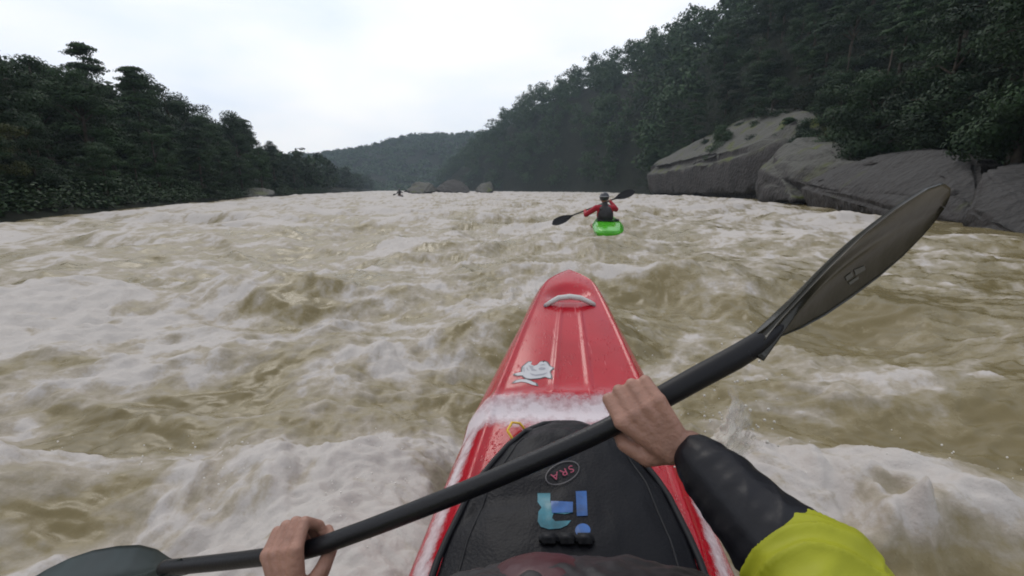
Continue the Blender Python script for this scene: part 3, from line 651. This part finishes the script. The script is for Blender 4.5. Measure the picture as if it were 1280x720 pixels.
# ------------------------------------------------------------------ people
def capsule(bm, p0, r0, p1, r1, seg=14):
    p0, p1 = Vector(p0), Vector(p1); d = p1 - p0
    n_ = max(2, int(d.length / max(.004, min(r0, r1) * .55)) + 1)
    for k in range(n_ + 1):
        t = k / n_; bmesh.ops.create_icosphere(bm, subdivisions=2, radius=r0 + (r1 - r0) * t, matrix=Matrix.Translation(p0.lerp(p1, t)))
def ellipsoid(bm, c, r, rot=None):
    bmesh.ops.create_icosphere(bm, subdivisions=3, radius=1, matrix=Matrix.Translation(Vector(c)) @ (rot or Matrix()) @ Matrix.Diagonal((*r, 1)))
def remesh(name, bm, vox, smooth=6, sf=.5):
    me = bpy.data.meshes.new(name); bm.to_mesh(me); bm.free()
    o = bpy.data.objects.new(name, me); COL.objects.link(o)
    r = o.modifiers.new('r', 'REMESH'); r.mode = 'VOXEL'; r.voxel_size = vox
    s = o.modifiers.new('s', 'SMOOTH'); s.iterations = smooth; s.factor = sf
    dg = bpy.context.evaluated_depsgraph_get(); m2 = bpy.data.meshes.new_from_object(o.evaluated_get(dg)); bpy.data.objects.remove(o); m2.name = name
    return m2
def hand(bm, S0, t, a, b, wrist, idx, sc=1.0):
    """fist on a shaft. t along the shaft, a towards the wrist, b out of the back of the hand, idx = +-1: index finger side along t"""
    q = lambda x, y, z: S0 + (t * (x * idx) + a * y + b * z) * sc
    offs = (.031, .011, -.010, -.029); ln = (.96, 1.05, 1.0, .84)
    for o, l in zip(offs, ln):
        mcp = q(o, -.004, .034); pip = q(o * 1.0, -.004 - .036 * l, .021 - .004 * l); dip = q(o * .97, -.032 * l, -.012); tip = q(o * .93, -.008, -.026)
        capsule(bm, mcp, .0112 * sc, pip, .0095 * sc); capsule(bm, pip, .0098 * sc, dip, .0085 * sc); capsule(bm, dip, .0085 * sc, tip, .0075 * sc)
        capsule(bm, q(o * .62, .062, .020) * .55 + wrist * .45, .0165 * sc, mcp, .0118 * sc)
        bmesh.ops.create_icosphere(bm, subdivisions=2, radius=.0125 * sc, matrix=Matrix.Translation(mcp))
    cmc = q(.026, .058, .008); tm_ = q(.046, .030, -.002); ip = q(.044, .002, -.024); tt = q(.028, -.022, -.031)
    capsule(bm, wrist, .018 * sc, cmc, .0165 * sc); capsule(bm, cmc, .016 * sc, tm_, .0125 * sc); capsule(bm, tm_, .0122 * sc, ip, .0105 * sc); capsule(bm, ip, .0105 * sc, tt, .0088 * sc)
    capsule(bm, q(.0, .045, .014), .019 * sc, q(-.012, .055, .010), .017 * sc)
def frame(S0, t, down):
    b = (CAM - S0); b = (b - t * b.dot(t)).normalized(); a = t.cross(b)
    if a.dot(down) < 0: a = -a
    return a, b
shaft = [P(205, 710, .93), P(300, 700, .85), P(375, 689, .78), P(440, 668, .757), P(540, 630, .73), P(640, 589, .71), P(760, 535, .69), P(850, 484, .68), P(932, 440, .68)]
def cr_curve(pts, n_=12):
    res = []
    for i in range(len(pts) - 1):
        p0, p1, p2, p3 = pts[max(i - 1, 0)], pts[i], pts[i + 1], pts[min(i + 2, len(pts) - 1)]
        for k in range(n_):
            t = k / n_; res.append(.5 * ((2 * p1) + (p2 - p0) * t + (2 * p0 - 5 * p1 + 4 * p2 - p3) * t * t + (3 * p1 - p0 - 3 * p2 + p3) * t ** 3))
    return res + [pts[-1]]
SC = cr_curve(shaft)
def on_shaft(px):
    best = min(range(1, len(SC) - 1), key=lambda i: abs((SC[i] - CAM).x / max(1e-6, (SC[i] - CAM).dot(Vector((0, CP, -SP)))) * FPX + 640 - px))
    return SC[best], (SC[best + 1] - SC[best - 1]).normalized()
down = Vector((0, -SP, -CP))
SR, tR = on_shaft(800); SL, tL = on_shaft(372)
aR, bR = frame(SR, tR, down + Vector((.3, 0, 0))); aL, bL = frame(SL, tL, down)
rot = Matrix.Rotation(R(8), 3, tR); aR, bR = rot @ aR, rot @ bR
wR = SR + tR * .030 + aR * .074 + bR * .018; wL = SL - tL * .005 + aL * .09 + bL * .010
elR = Vector((.362, .33, .555)); shR = Vector((.245, .06, .62)); elL = Vector((-.40, .36, .36)); shL = Vector((-.15, .06, .62))
hip = Vector((.05, -.02, .1)); chest = Vector((.05, .13, .48)); neck = Vector((.045, .03, .68)); head = Vector((.02, -.13, .845))
def body_bm(with_hands=True):
    bm = bmesh.new()
    ellipsoid(bm, hip, (.18, .14, .14)); ellipsoid(bm, hip.lerp(chest, .5), (.155, .115, .18)); ellipsoid(bm, chest, (.175, .12, .17))
    capsule(bm, shL, .06, shR, .06); capsule(bm, chest, .09, neck, .06); capsule(bm, neck, .058, head - Vector((0, .0, .06)), .055)
    for sh, el, wr in ((shR, elR, wR), (shL, elL, wL)):
        capsule(bm, sh, .056, sh.lerp(el, .5), .05); capsule(bm, sh.lerp(el, .5), .05, el, .042); capsule(bm, el, .043, el.lerp(wr, .35), .041); capsule(bm, el.lerp(wr, .35), .041, wr, .026)
    for s in (-1, 1):
        k = Vector((.09 + s * .17, .52, .17)); f = Vector((.14 + s * .13, .95, .12)); h = hip + Vector((s * .09, .02, -.04))
        capsule(bm, h, .085, k, .06); capsule(bm, k, .058, f, .04); capsule(bm, f, .04, f + Vector((0, .05, .1)), .03)
    ellipsoid(bm, head, (.078, .098, .11)); ellipsoid(bm, head + Vector((0, .035, -.06)), (.055, .06, .055))
    capsule(bm, head + Vector((0, .095, .0)), .011, head + Vector((0, .112, -.028)), .015); capsule(bm, head + Vector((-.022, .09, -.058)), .009, head + Vector((.022, .09, -.058)), .009)
    for s in (-1, 1): ellipsoid(bm, head + Vector((s * .08, 0, -.01)), (.012, .025, .034))
    if with_hands:
        hand(bm, SR, tR, aR, bR, wR, -1, .98); hand(bm, SL, tL, aL, bL, wL, 1, 1.06)
    return bm
me = remesh('person', body_bm(), .0028, 5, .5)
pr = link('person', me, M['skin']); tag(pr, 'foreground kayaker in a yellow jacket with black cuffs, bare hands on the paddle', 'person')
def kid(name, me, m_, par=pr, smooth=True): 
    o = link(name, me, m_, smooth=smooth); o.parent = par; return o
def wrinkle(me, amp, sc, s=0, axis=None):
    co = np.empty(len(me.vertices) * 3, np.float32); me.vertices.foreach_get('co', co); co = co.reshape(-1, 3)
    nn = np.array([v.normal for v in me.vertices])
    if axis is None: a_, b_ = co[:, 0] / sc + co[:, 2] / sc * .6, co[:, 1] / sc - co[:, 2] / sc * .8; d = 1.2 * (np.abs(fbm(a_, b_, 3, 400 + s)) - .3)
    else:                                  # cloth folds running round and slantwise along a limb
        ax = np.array(axis) / np.linalg.norm(axis); o = np.cross(ax, (.3, .2, .93)); al = co @ ax; ac = co @ o
        w_ = noise(al / .16, ac / .12, 431 + s) * .05
        d = .9 * ridged((al + w_ + .35 * ac) / sc, ac / (sc * 3.2), 440 + s) ** 2 + .5 * ridged((al - .6 * ac) / (sc * .7) + w_ * 9, ac / (sc * 2.5), 450 + s) ** 3 - .5
    me.vertices.foreach_set('co', (co + nn * d[:, None] * amp).astype(np.float32).ravel()); me.update()
# jacket: yellow torso and upper sleeves, black lower sleeves
bm = bmesh.new()
ellipsoid(bm, hip.lerp(chest, .35), (.185, .145, .2)); ellipsoid(bm, chest, (.20, .14, .19)); capsule(bm, shL, .075, shR, .075); capsule(bm, chest, .1, neck, .072)
for sh, el, wr in ((shR, elR, wR), (shL, elL, wL)):
    capsule(bm, sh, .075, el, .063); capsule(bm, el, .062, el.lerp(wr, .24), .062); capsule(bm, el.lerp(wr, .24), .062, el.lerp(wr, .31), .070); capsule(bm, el.lerp(wr, .31), .070, el.lerp(wr, .345), .0715)
me = remesh('jacket', bm, .0036, 16); wrinkle(me, .011, .06, 1, elR - wR); jk = kid('jacket', me, M['yellow'])
for wr, el in ((wR, elR), (wL, elL)):
    bm = bmesh.new(); w1 = el.lerp(wr, .93)
    capsule(bm, el.lerp(wr, .27), .056, el.lerp(wr, .5), .058); capsule(bm, el.lerp(wr, .5), .058, el.lerp(wr, .9), .040); capsule(bm, el.lerp(wr, .9), .036, w1, .036)
    me = remesh('sleeve_cuff', bm, .003, 22); wrinkle(me, .0050, .075, 2, el - wr); kid('sleeve_cuff', me, M['black_nylon'], jk)
# life vest
bm = bmesh.new()
ellipsoid(bm, chest + Vector((0, .085, -.03)), (.20, .16, .19)); ellipsoid(bm, chest + Vector((0, -.09, .0)), (.19, .11, .2))
ellipsoid(bm, Vector((.085, .42, .476)), (.27, .12, .10))
ellipsoid(bm, Vector((.07, .27, .45)), (.20, .14, .12))
for s in (-1, 1): capsule(bm, Vector((.048 + s * .12, .14, .58)), .045, Vector((.048 + s * .13, -.05, .62)), .04)
me = remesh('life_vest', bm, .005, 6); wrinkle(me, .005, .06, 5); lv = kid('life_vest', me, M['vest'])
bm = bmesh.new(); ellipsoid(bm, Vector((.04, .446, .503)), (.10, .082, .070)); me = remesh('chest_sheen', bm, .005, 4); wrinkle(me, .0015, .06, 6); kid('chest_sheen', me, M['vest_sheen'], lv)  # reddish sheen on the vest front, put in as a coloured bulge
# helmet
bm = bmesh.new(); bmesh.ops.create_uvsphere(bm, u_segments=40, v_segments=24, radius=1, matrix=Matrix.Translation(head + Vector((0, -.015, .035))) @ Matrix.Diagonal((.107, .127, .112, 1)))
hc = head + Vector((0, -.015, .035))
bmesh.ops.delete(bm, geom=[v for v in bm.verts if v.co.z < hc.z - .02 - (.05 if v.co.y < hc.y else -.02)], context='VERTS')
me = bpy.data.meshes.new('helmet'); bm.to_mesh(me); bm.free(); hm = kid('helmet', me, M['helmet']); sm = hm.modifiers.new('s', 'SOLIDIFY'); sm.thickness = .01
bm = bmesh.new()
for s in (-1, 1): ellipsoid(bm, head + Vector((s * .03, .088, .008)), (.013, .009, .008))
me = bpy.data.meshes.new('eyes'); bm.to_mesh(me); bm.free(); kid('eyes', me, M['eye'])

# ------------------------------------------------------------------ paddle
pd = empty('paddle', SC[len(SC) // 2], 'black shafted kayak paddle held across the red kayak, grey blade raised at right', 'paddle')
bm = bmesh.new(); tube(bm, SC, [.0146] * len(SC), 16); link('shaft', bm_mesh('shaft', bm), M['carbon'], pd)
def blade(name, th, tip, wdir, half, m_, spoon=.03, asym=.15, shift=0):
    ax = tip - th; Ln = ax.length; ax = ax.normalized(); w = (wdir - ax * wdir.dot(ax)).normalized(); nn = ax.cross(w)
    if nn.dot(CAM - th) < 0: nn = -nn
    nu, nv = 60, 25; top, bot = [], []
    for i in range(nu):
        u = math.sin(math.pi / 2 * i / (nu - 1)) if True else 0
        prof = np.interp(u, [0, .06, .16, .3, .45, .6, .75, .87, .95, .985, 1], [.10, .14, .34, .68, .92, 1, .97, .80, .52, .29, .01])
        for j in range(nv):
            v = -1 + 2 * j / (nv - 1); hw_ = half * prof * (1 + asym * (v < 0) * 0)
            p = th + ax * (u * Ln - (asym * .12 * Ln * v * sstep(.75, 1, u))) + w * ((v + shift * math.sin(math.pi * u)) * hw_)
            dep = -spoon * math.sin(math.pi * min(1, u * .95)) * (1 - .8 * v * v) + .012 * math.exp(-(v / .18) ** 2) * (1 - u) ** 1.2
            thk = .0025 + .010 * math.exp(-(v * hw_ / .014) ** 2) * max(0, 1 - u * 1.3)
            top.append(p + nn * (dep + thk)); bot.append(p + nn * (dep - thk))
    v = np.array([tuple(p) for p in top + bot]); f = grid_faces(nu, nv); n0 = nu * nv
    rim = [j for j in range(nv)] + [i * nv + nv - 1 for i in range(1, nu)] + [(nu - 1) * nv + j for j in range(nv - 2, -1, -1)] + [i * nv for i in range(nu - 2, 0, -1)]
    side = [(rim[k], rim[(k + 1) % len(rim)], rim[(k + 1) % len(rim)] + n0, rim[k] + n0) for k in range(len(rim))]
    return np_mesh(name, v, np.concatenate([f, f[:, ::-1] + n0, np.array(side)])), (ax, w, nn)
img_up = Vector((-.6, .0, 0)) + (-down) * .8; img_up.normalize(); view = Vector((0, CP, -SP))
bR_me, (bax, bw, bn) = blade('blade', P(936, 438, .68), P(1180, 259, .83), img_up * .66 - view * .75, .098, M['blade'], asym=0)
br = link('blade', bR_me, M['blade'], pd)
RB_ = BVHTree.FromPolygons([v.co for v in bR_me.vertices], [p.vertices for p in bR_me.polygons])
decal('blade_mark', [[(1056, 346), (1064, 340), (1066, 345), (1058, 351)], [(1067, 337), (1080, 332), (1081, 337), (1069, 344)], [(1060, 353), (1072, 345), (1073, 348), (1062, 356)]], RB_, M['grey_mark'], br, .001)
bl_me, _ = blade('blade', P(235, 709, .91), P(18, 738, 1.05), -down * .33 + view * .95, .09, M['blade_teal'])
link('blade', bl_me, M['blade_teal'], pd)['label'] = 'dark teal blade dipping toward the water'
bm = bmesh.new(); ferr = [SC[-1].lerp(P(1172, 264, .83), t) if t >= 0 else SC[int(len(SC) - 1 + t * 60)] for t in (-.28, -.25, -.15, -.04, .03, .08, .13, .17)]
tube(bm, ferr, [.0148, .0168, .0172, .0172, .0165, .0145, .0105, .005], 16); link('ferrule', bm_mesh('ferrule', bm), M['rubber'], pd)

# ------------------------------------------------------------------ foam and splashes
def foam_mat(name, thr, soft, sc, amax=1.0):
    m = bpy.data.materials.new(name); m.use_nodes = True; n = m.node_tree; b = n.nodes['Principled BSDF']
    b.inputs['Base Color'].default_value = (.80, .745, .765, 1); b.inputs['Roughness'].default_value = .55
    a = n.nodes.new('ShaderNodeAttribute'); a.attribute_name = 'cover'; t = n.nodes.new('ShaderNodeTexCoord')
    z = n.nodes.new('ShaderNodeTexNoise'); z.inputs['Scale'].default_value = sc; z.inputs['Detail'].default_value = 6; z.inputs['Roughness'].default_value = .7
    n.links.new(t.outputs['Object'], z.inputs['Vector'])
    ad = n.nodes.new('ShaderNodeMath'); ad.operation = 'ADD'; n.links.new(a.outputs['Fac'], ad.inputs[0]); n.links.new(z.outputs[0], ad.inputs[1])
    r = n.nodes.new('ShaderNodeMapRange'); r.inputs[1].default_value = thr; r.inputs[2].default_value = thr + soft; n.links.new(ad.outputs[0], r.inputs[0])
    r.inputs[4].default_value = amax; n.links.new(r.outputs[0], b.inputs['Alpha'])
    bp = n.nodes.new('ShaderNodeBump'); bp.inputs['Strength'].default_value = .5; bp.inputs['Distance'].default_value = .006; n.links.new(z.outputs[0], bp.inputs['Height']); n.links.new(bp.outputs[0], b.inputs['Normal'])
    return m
# wash lying on the deck: across behind the bow hood and along both gunwales
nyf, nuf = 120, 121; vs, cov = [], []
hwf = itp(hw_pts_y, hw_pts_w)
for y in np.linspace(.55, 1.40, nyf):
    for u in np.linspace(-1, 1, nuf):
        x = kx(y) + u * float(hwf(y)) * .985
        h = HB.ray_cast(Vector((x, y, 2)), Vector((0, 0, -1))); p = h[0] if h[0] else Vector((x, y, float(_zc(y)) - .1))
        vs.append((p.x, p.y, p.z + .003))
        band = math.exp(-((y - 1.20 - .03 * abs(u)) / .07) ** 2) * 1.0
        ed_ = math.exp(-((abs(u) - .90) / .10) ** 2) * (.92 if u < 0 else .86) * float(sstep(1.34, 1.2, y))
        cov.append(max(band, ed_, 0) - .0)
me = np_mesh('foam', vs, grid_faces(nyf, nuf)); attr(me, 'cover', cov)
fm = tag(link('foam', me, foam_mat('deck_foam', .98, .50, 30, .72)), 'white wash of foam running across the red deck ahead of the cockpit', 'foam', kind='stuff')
# splashes: lumps, tongues and drops of thrown water
M['spray'] = mat('spray_water', (.66, .63, .58), .3, .5)
def sheet(name, label, base, along, up, out, wd, ht, layers, seed, drops, taper=.25):
    rnd = random.Random(seed); vs, fs, cov = [], [], []; nn_ = 46
    for l in range(layers):
        ph = rnd.uniform(0, 50); k0 = len(vs); hh = ht * (1 - .16 * l)
        for i in range(nn_):
            for j in range(nn_):
                a, t = i / (nn_ - 1) * 2 - 1, j / (nn_ - 1)
                q = base + along * (a * wd * (1 - taper * t) ** (1.7 if taper > .5 else 1)) + up * (t * hh * (1 - .45 * a * a)) + out * (.05 * math.sin(t * 2.4) + .02 * l)
                w_ = float(noise(a * 2.2 + ph, t * 2.2, 500)) * .022 + float(noise(a * 6 + ph, t * 6, 501)) * .009
                q = q + out * w_ + along * (w_ * .7); vs.append(tuple(q)); cov.append(1.06 - .55 * t ** 2.2 - .65 * a ** 4 - .12 * l)
        fs.append(grid_faces(nn_, nn_) + k0)
    me = np_mesh(name, vs, np.concatenate(fs)); attr(me, 'cover', cov)
    bm = bmesh.new(); bm.from_mesh(me); lay = bm.verts.layers.float['cover']
    for k in range(drops):
        q = base + along * rnd.gauss(0, wd * .8) + up * abs(rnd.gauss(ht * .5, ht * .5)) + out * rnd.gauss(.03, .06)
        g = bmesh.ops.create_icosphere(bm, subdivisions=1, radius=rnd.uniform(.0015, .0045), matrix=Matrix.Translation(q))
        for v in g['verts']: v[lay] = 3
    bm.to_mesh(me); bm.free()
    return tag(link(name, me, M['sheet']), label, 'splash', kind='stuff')
M['sheet'] = foam_mat('torn_water', .92, .75, 26, .8); M['sheet'].node_tree.nodes['Principled BSDF'].inputs['Base Color'].default_value = (.56, .53, .47, 1)
M['sheet'].node_tree.nodes['Principled BSDF'].inputs['Roughness'].default_value = .25
q0 = P(884, 560, 1.22)
sheet('splash', 'thin torn sheet of splash water thrown up beside the right hand', q0, Vector((.55, .83, 0)), Vector((.12, .1, 1)), Vector((.85, -.5, 0)), .125, .165, 4, 1, 90)
# drops flung off the breaking crests
bm = bmesh.new(); rnd = random.Random(77)
for cx_, cy_, sx_, sy_, n_ in ((-1.2, 1.6, .5, .1, 50), (-.5, 1.3, .08, .3, 30), (.25, 3.3, .5, .2, 50), (1.5, 1.55, .25, .08, 22), (-2.8, 4.2, 1.2, .3, 40)):
    for k in range(n_):
        x, y = rnd.gauss(cx_, sx_), rnd.gauss(cy_, sy_)
        if abs(x - float(kx(y))) < .4 and y < 2.3: continue
        bmesh.ops.create_icosphere(bm, subdivisions=1, radius=rnd.uniform(.0012, .003) * (1 + .2 * y), matrix=Matrix.Translation((x, y, water_z(x, y) + abs(rnd.gauss(.01, .05)))))
tag(link('spray', bm_mesh('spray', bm), M['spray']), 'scattered water drops flung off the breaking wave crests', 'spray', kind='stuff')

# ------------------------------------------------------------------ the second kayaker, nine metres ahead
def other_boat(D, px, name_lab, group=None):
    base = at(px, 289, D); return base
B = at(762, 290, 9.5); B.z = float(np.mean([water_z(B.x + .2 * q, B.y + q) for q in (.0, .2, .4, .8, 1.4, 2)])) + .09
gy0 = B + Vector((0, 0, 0))
gk = empty('kayak', gy0, 'bright green kayak seen from its stern, ahead of the red bow', 'kayak')
yy2 = np.concatenate([np.linspace(0, .15, 12) ** 1, np.linspace(.15, 2.3, 50)[1:], np.linspace(2.3, 2.5, 10)[1:]])
g_me = loft(yy2, itp([0, .03, .12, .3, .7, 1.2, 1.8, 2.3, 2.46, 2.5], [.10, .19, .26, .30, .33, .34, .29, .16, .07, .005]), smooth_itp([-.2, 0, .2, .8, 1.4, 2.0, 2.6], [.05, .07, .13, .2, .21, .24, .33]), smooth_itp([-.2, 0, .3, 1.2, 2.0, 2.6], [-.06, -.06, -.1, -.13, -.05, .2]), lambda y: 0 * y, None)
h = bpy.data.objects.new('hull', g_me); COL.objects.link(h); g_me.materials.append(M['green']); g_me.shade_smooth(); h.parent = gk
gk.rotation_euler.z = R(-9)
# coaming
bm = bmesh.new(); tube(bm, [Vector((.24 * math.cos(t), 1.15 + .38 * math.sin(t), .215)) for t in np.linspace(0, 6.283, 30)], [.018] * 30, 6)
c_ = bpy.data.objects.new('cockpit_rim', bm_mesh('cockpit_rim', bm)); COL.objects.link(c_); c_.data.materials.append(M['rubber']); c_.parent = gk
def paddler(base, arm_m, vest_m, label, pl, pr_, vox=.012):
    """person from behind, sitting at base; pl, pr_: hand points on the paddle"""
    o0 = base
    hp = Vector((0, 0, .08)); ch = Vector((.01, .06, .42)); nk = Vector((.0, .08, .60)); hd = Vector((-.015, .10, .735))
    sl, sr = Vector((-.19, .07, .53)), Vector((.19, .07, .53))
    bm = bmesh.new(); ellipsoid(bm, hp, (.17, .13, .14)); ellipsoid(bm, (hp + ch) / 2, (.15, .11, .2)); ellipsoid(bm, ch, (.17, .115, .17)); capsule(bm, sl, .055, sr, .055); capsule(bm, ch, .08, nk, .06); capsule(bm, nk, .055, hd, .055)
    ellipsoid(bm, hd, (.076, .095, .11)); capsule(bm, hd + Vector((0, .09, 0)), .012, hd + Vector((0, .108, -.03)), .014)
    for s in (-1, 1): capsule(bm, hp + Vector((s * .09, 0, 0)), .08, Vector((s * .18, .5, .1)), .06); capsule(bm, Vector((s * .18, .5, .1)), .06, Vector((s * .13, .9, .05)), .04)
    els = []
    for sh, hnd, s in ((sl, pl, -1), (sr, pr_, 1)):
        mid = (sh + hnd) / 2 + Vector((s * .10, -.02, -.12)); els.append((sh, mid, hnd)); capsule(bm, sh, .052, mid, .042); capsule(bm, mid, .042, hnd, .026)
        for f in range(4):
            q = hnd + (pr_ - pl).normalized() * (.02 * (f - 1.5)); capsule(bm, q + Vector((0, -.02, .02)), .012, q + Vector((0, .022, .018)), .011, 8); capsule(bm, q + Vector((0, .022, .018)), .011, q + Vector((0, .012, -.022)), .009, 8)
        capsule(bm, hnd + Vector((0, -.02, .0)), .014, hnd + Vector((0, .0, -.028)), .011)
    me = remesh('person', bm, .009, 3); p_ = link('person', me, M['skin']); p_.location = o0; tag(p_, label, 'person')
    bm = bmesh.new(); ellipsoid(bm, ch + Vector((0, 0, -.02)), (.185, .13, .19)); capsule(bm, sl, .07, sr, .07)
    for sh, mid, hnd in els: capsule(bm, sh, .068, mid, .058); capsule(bm, mid, .058, mid.lerp(hnd, .85), .04)
    me = remesh('jacket', bm, vox, 3); wrinkle(me, .008, .07, 9); kid('jacket', me, arm_m, p_)
    bm = bmesh.new(); ellipsoid(bm, ch + Vector((0, -.06, -.06)), (.175, .13, .21)); ellipsoid(bm, ch + Vector((0, .1, -.06)), (.17, .1, .18))
    for s in (-1, 1): capsule(bm, Vector((s * .085, -.02, .5)), .05, Vector((s * .085, .12, .57)), .045)
    ellipsoid(bm, Vector((0, .03, .17)), (.21, .2, .09)); capsule(bm, Vector((0, .02, .52)), .075, nk + Vector((0, -.005, .03)), .066)
    me = remesh('life_vest', bm, vox, 4); wrinkle(me, .006, .06, 10); kid('life_vest', me, vest_m, p_)
    bm = bmesh.new(); bmesh.ops.create_uvsphere(bm, u_segments=28, v_segments=18, radius=1, matrix=Matrix.Translation(hd + Vector((0, -.01, .03))) @ Matrix.Diagonal((.105, .125, .115, 1)))
    bmesh.ops.delete(bm, geom=[v for v in bm.verts if v.co.z < hd.z - (.055 if v.co.y < hd.y + .02 else -.03)], context='VERTS')
    me = bpy.data.meshes.new('helmet'); bm.to_mesh(me); bm.free(); hh = kid('helmet', me, M['helmet'], p_); sm = hh.modifiers.new('s', 'SOLIDIFY'); sm.thickness = .012
    bm = bmesh.new(); tube(bm, [hd + Vector((.107 * math.cos(t), -.01 + .127 * math.sin(t), .045)) for t in np.linspace(0, 6.283, 30)], [.012] * 30, 6); me = bm_mesh('helmet_band', bm)
    kid('helmet_band', me, M['helmet_grey'], hh)
    return p_
seat = gy0 + Vector((.10, 1.05, -.05))
pc0, pc1 = at(690, 279.5, seat.y + .25), at(793, 238.5, seat.y + .45)     # paddle tips
dirp = (pc1 - pc0).normalized(); 
pl_ = pc0.lerp(pc1, .40) - seat; prr = pc0.lerp(pc1, .70) - seat
paddler(seat, M['red_nylon'], M['vest'], 'kayaker with red sleeves, black vest and dark helmet seen from behind in the green kayak', pl_, prr)
p2 = empty('paddle', pc0.lerp(pc1, .5), 'black paddle held slanting by the kayaker in the green kayak', 'paddle')
bm = bmesh.new(); tube(bm, [pc0.lerp(pc1, t) for t in np.linspace(.22, .80, 6)], [.016] * 6, 8); link('shaft', bm_mesh('shaft', bm), M['carbon'], p2)
for a_, b_ in ((pc0.lerp(pc1, .27), pc0), (pc0.lerp(pc1, .74), pc1)):
    mm_, _ = blade('blade', a_, b_, Vector((0, .6, 1)), .10, M['rubber'], .02); link('blade', mm_, M['rubber'], p2)

# third kayaker far downstream
T = at(497, 246, 58); T.z = max(T.z - .05, water_z(T.x, T.y) - .03)
dkb = empty('kayak', T, 'tiny dark kayak far down the river near the pale midstream boulder', 'kayak')
h = bpy.data.objects.new('hull', g_me.copy()); h.data.materials.clear(); h.data.materials.append(M['dark_boat']); COL.objects.link(h); h.parent = dkb
seat3 = T + Vector((0, 1.0, .15))
paddler(seat3, M['dark_boat'], M['vest'], 'tiny dark kayaker far downstream, a speck at the end of the rapid', Vector((-.3, .3, .3)), Vector((.32, .32, .42)), .02)
p3 = empty('paddle', seat3 + Vector((0, .3, .35)), 'paddle of the distant dark kayaker far downstream', 'paddle')
q0, q1 = seat3 + Vector((-.88, .26, .1)), seat3 + Vector((.92, .36, .60))
bm = bmesh.new(); tube(bm, [q0.lerp(q1, t) for t in (.2, .5, .8)], [.018] * 3, 6); link('shaft', bm_mesh('shaft', bm), M['carbon'], p3)
for a_, b_ in ((q0.lerp(q1, .27), q0), (q0.lerp(q1, .73), q1)):
    mm_, _ = blade('blade', a_, b_, Vector((0, .4, 1)), .10, M['rubber'], .02); link('blade', mm_, M['rubber'], p3)

# ------------------------------------------------------------------ damp air
bm = bmesh.new(); bmesh.ops.create_cube(bm, size=1, matrix=Matrix.Translation((0, 520, 60)) @ Matrix.Diagonal((2200, 1300, 160, 1)))
me = bpy.data.meshes.new('haze'); bm.to_mesh(me); bm.free(); hz = link('haze', me, smooth=False); hz['kind'] = 'stuff'
m = bpy.data.materials.new('haze_air'); m.use_nodes = True; n = m.node_tree; n.nodes.clear(); o_ = n.nodes.new('ShaderNodeOutputMaterial'); pv = n.nodes.new('ShaderNodeVolumePrincipled')
pv.inputs['Color'].default_value = (.68, .82, .96, 1); pv.inputs['Density'].default_value = .00030; n.links.new(pv.outputs[0], o_.inputs['Volume']); me.materials.append(m)
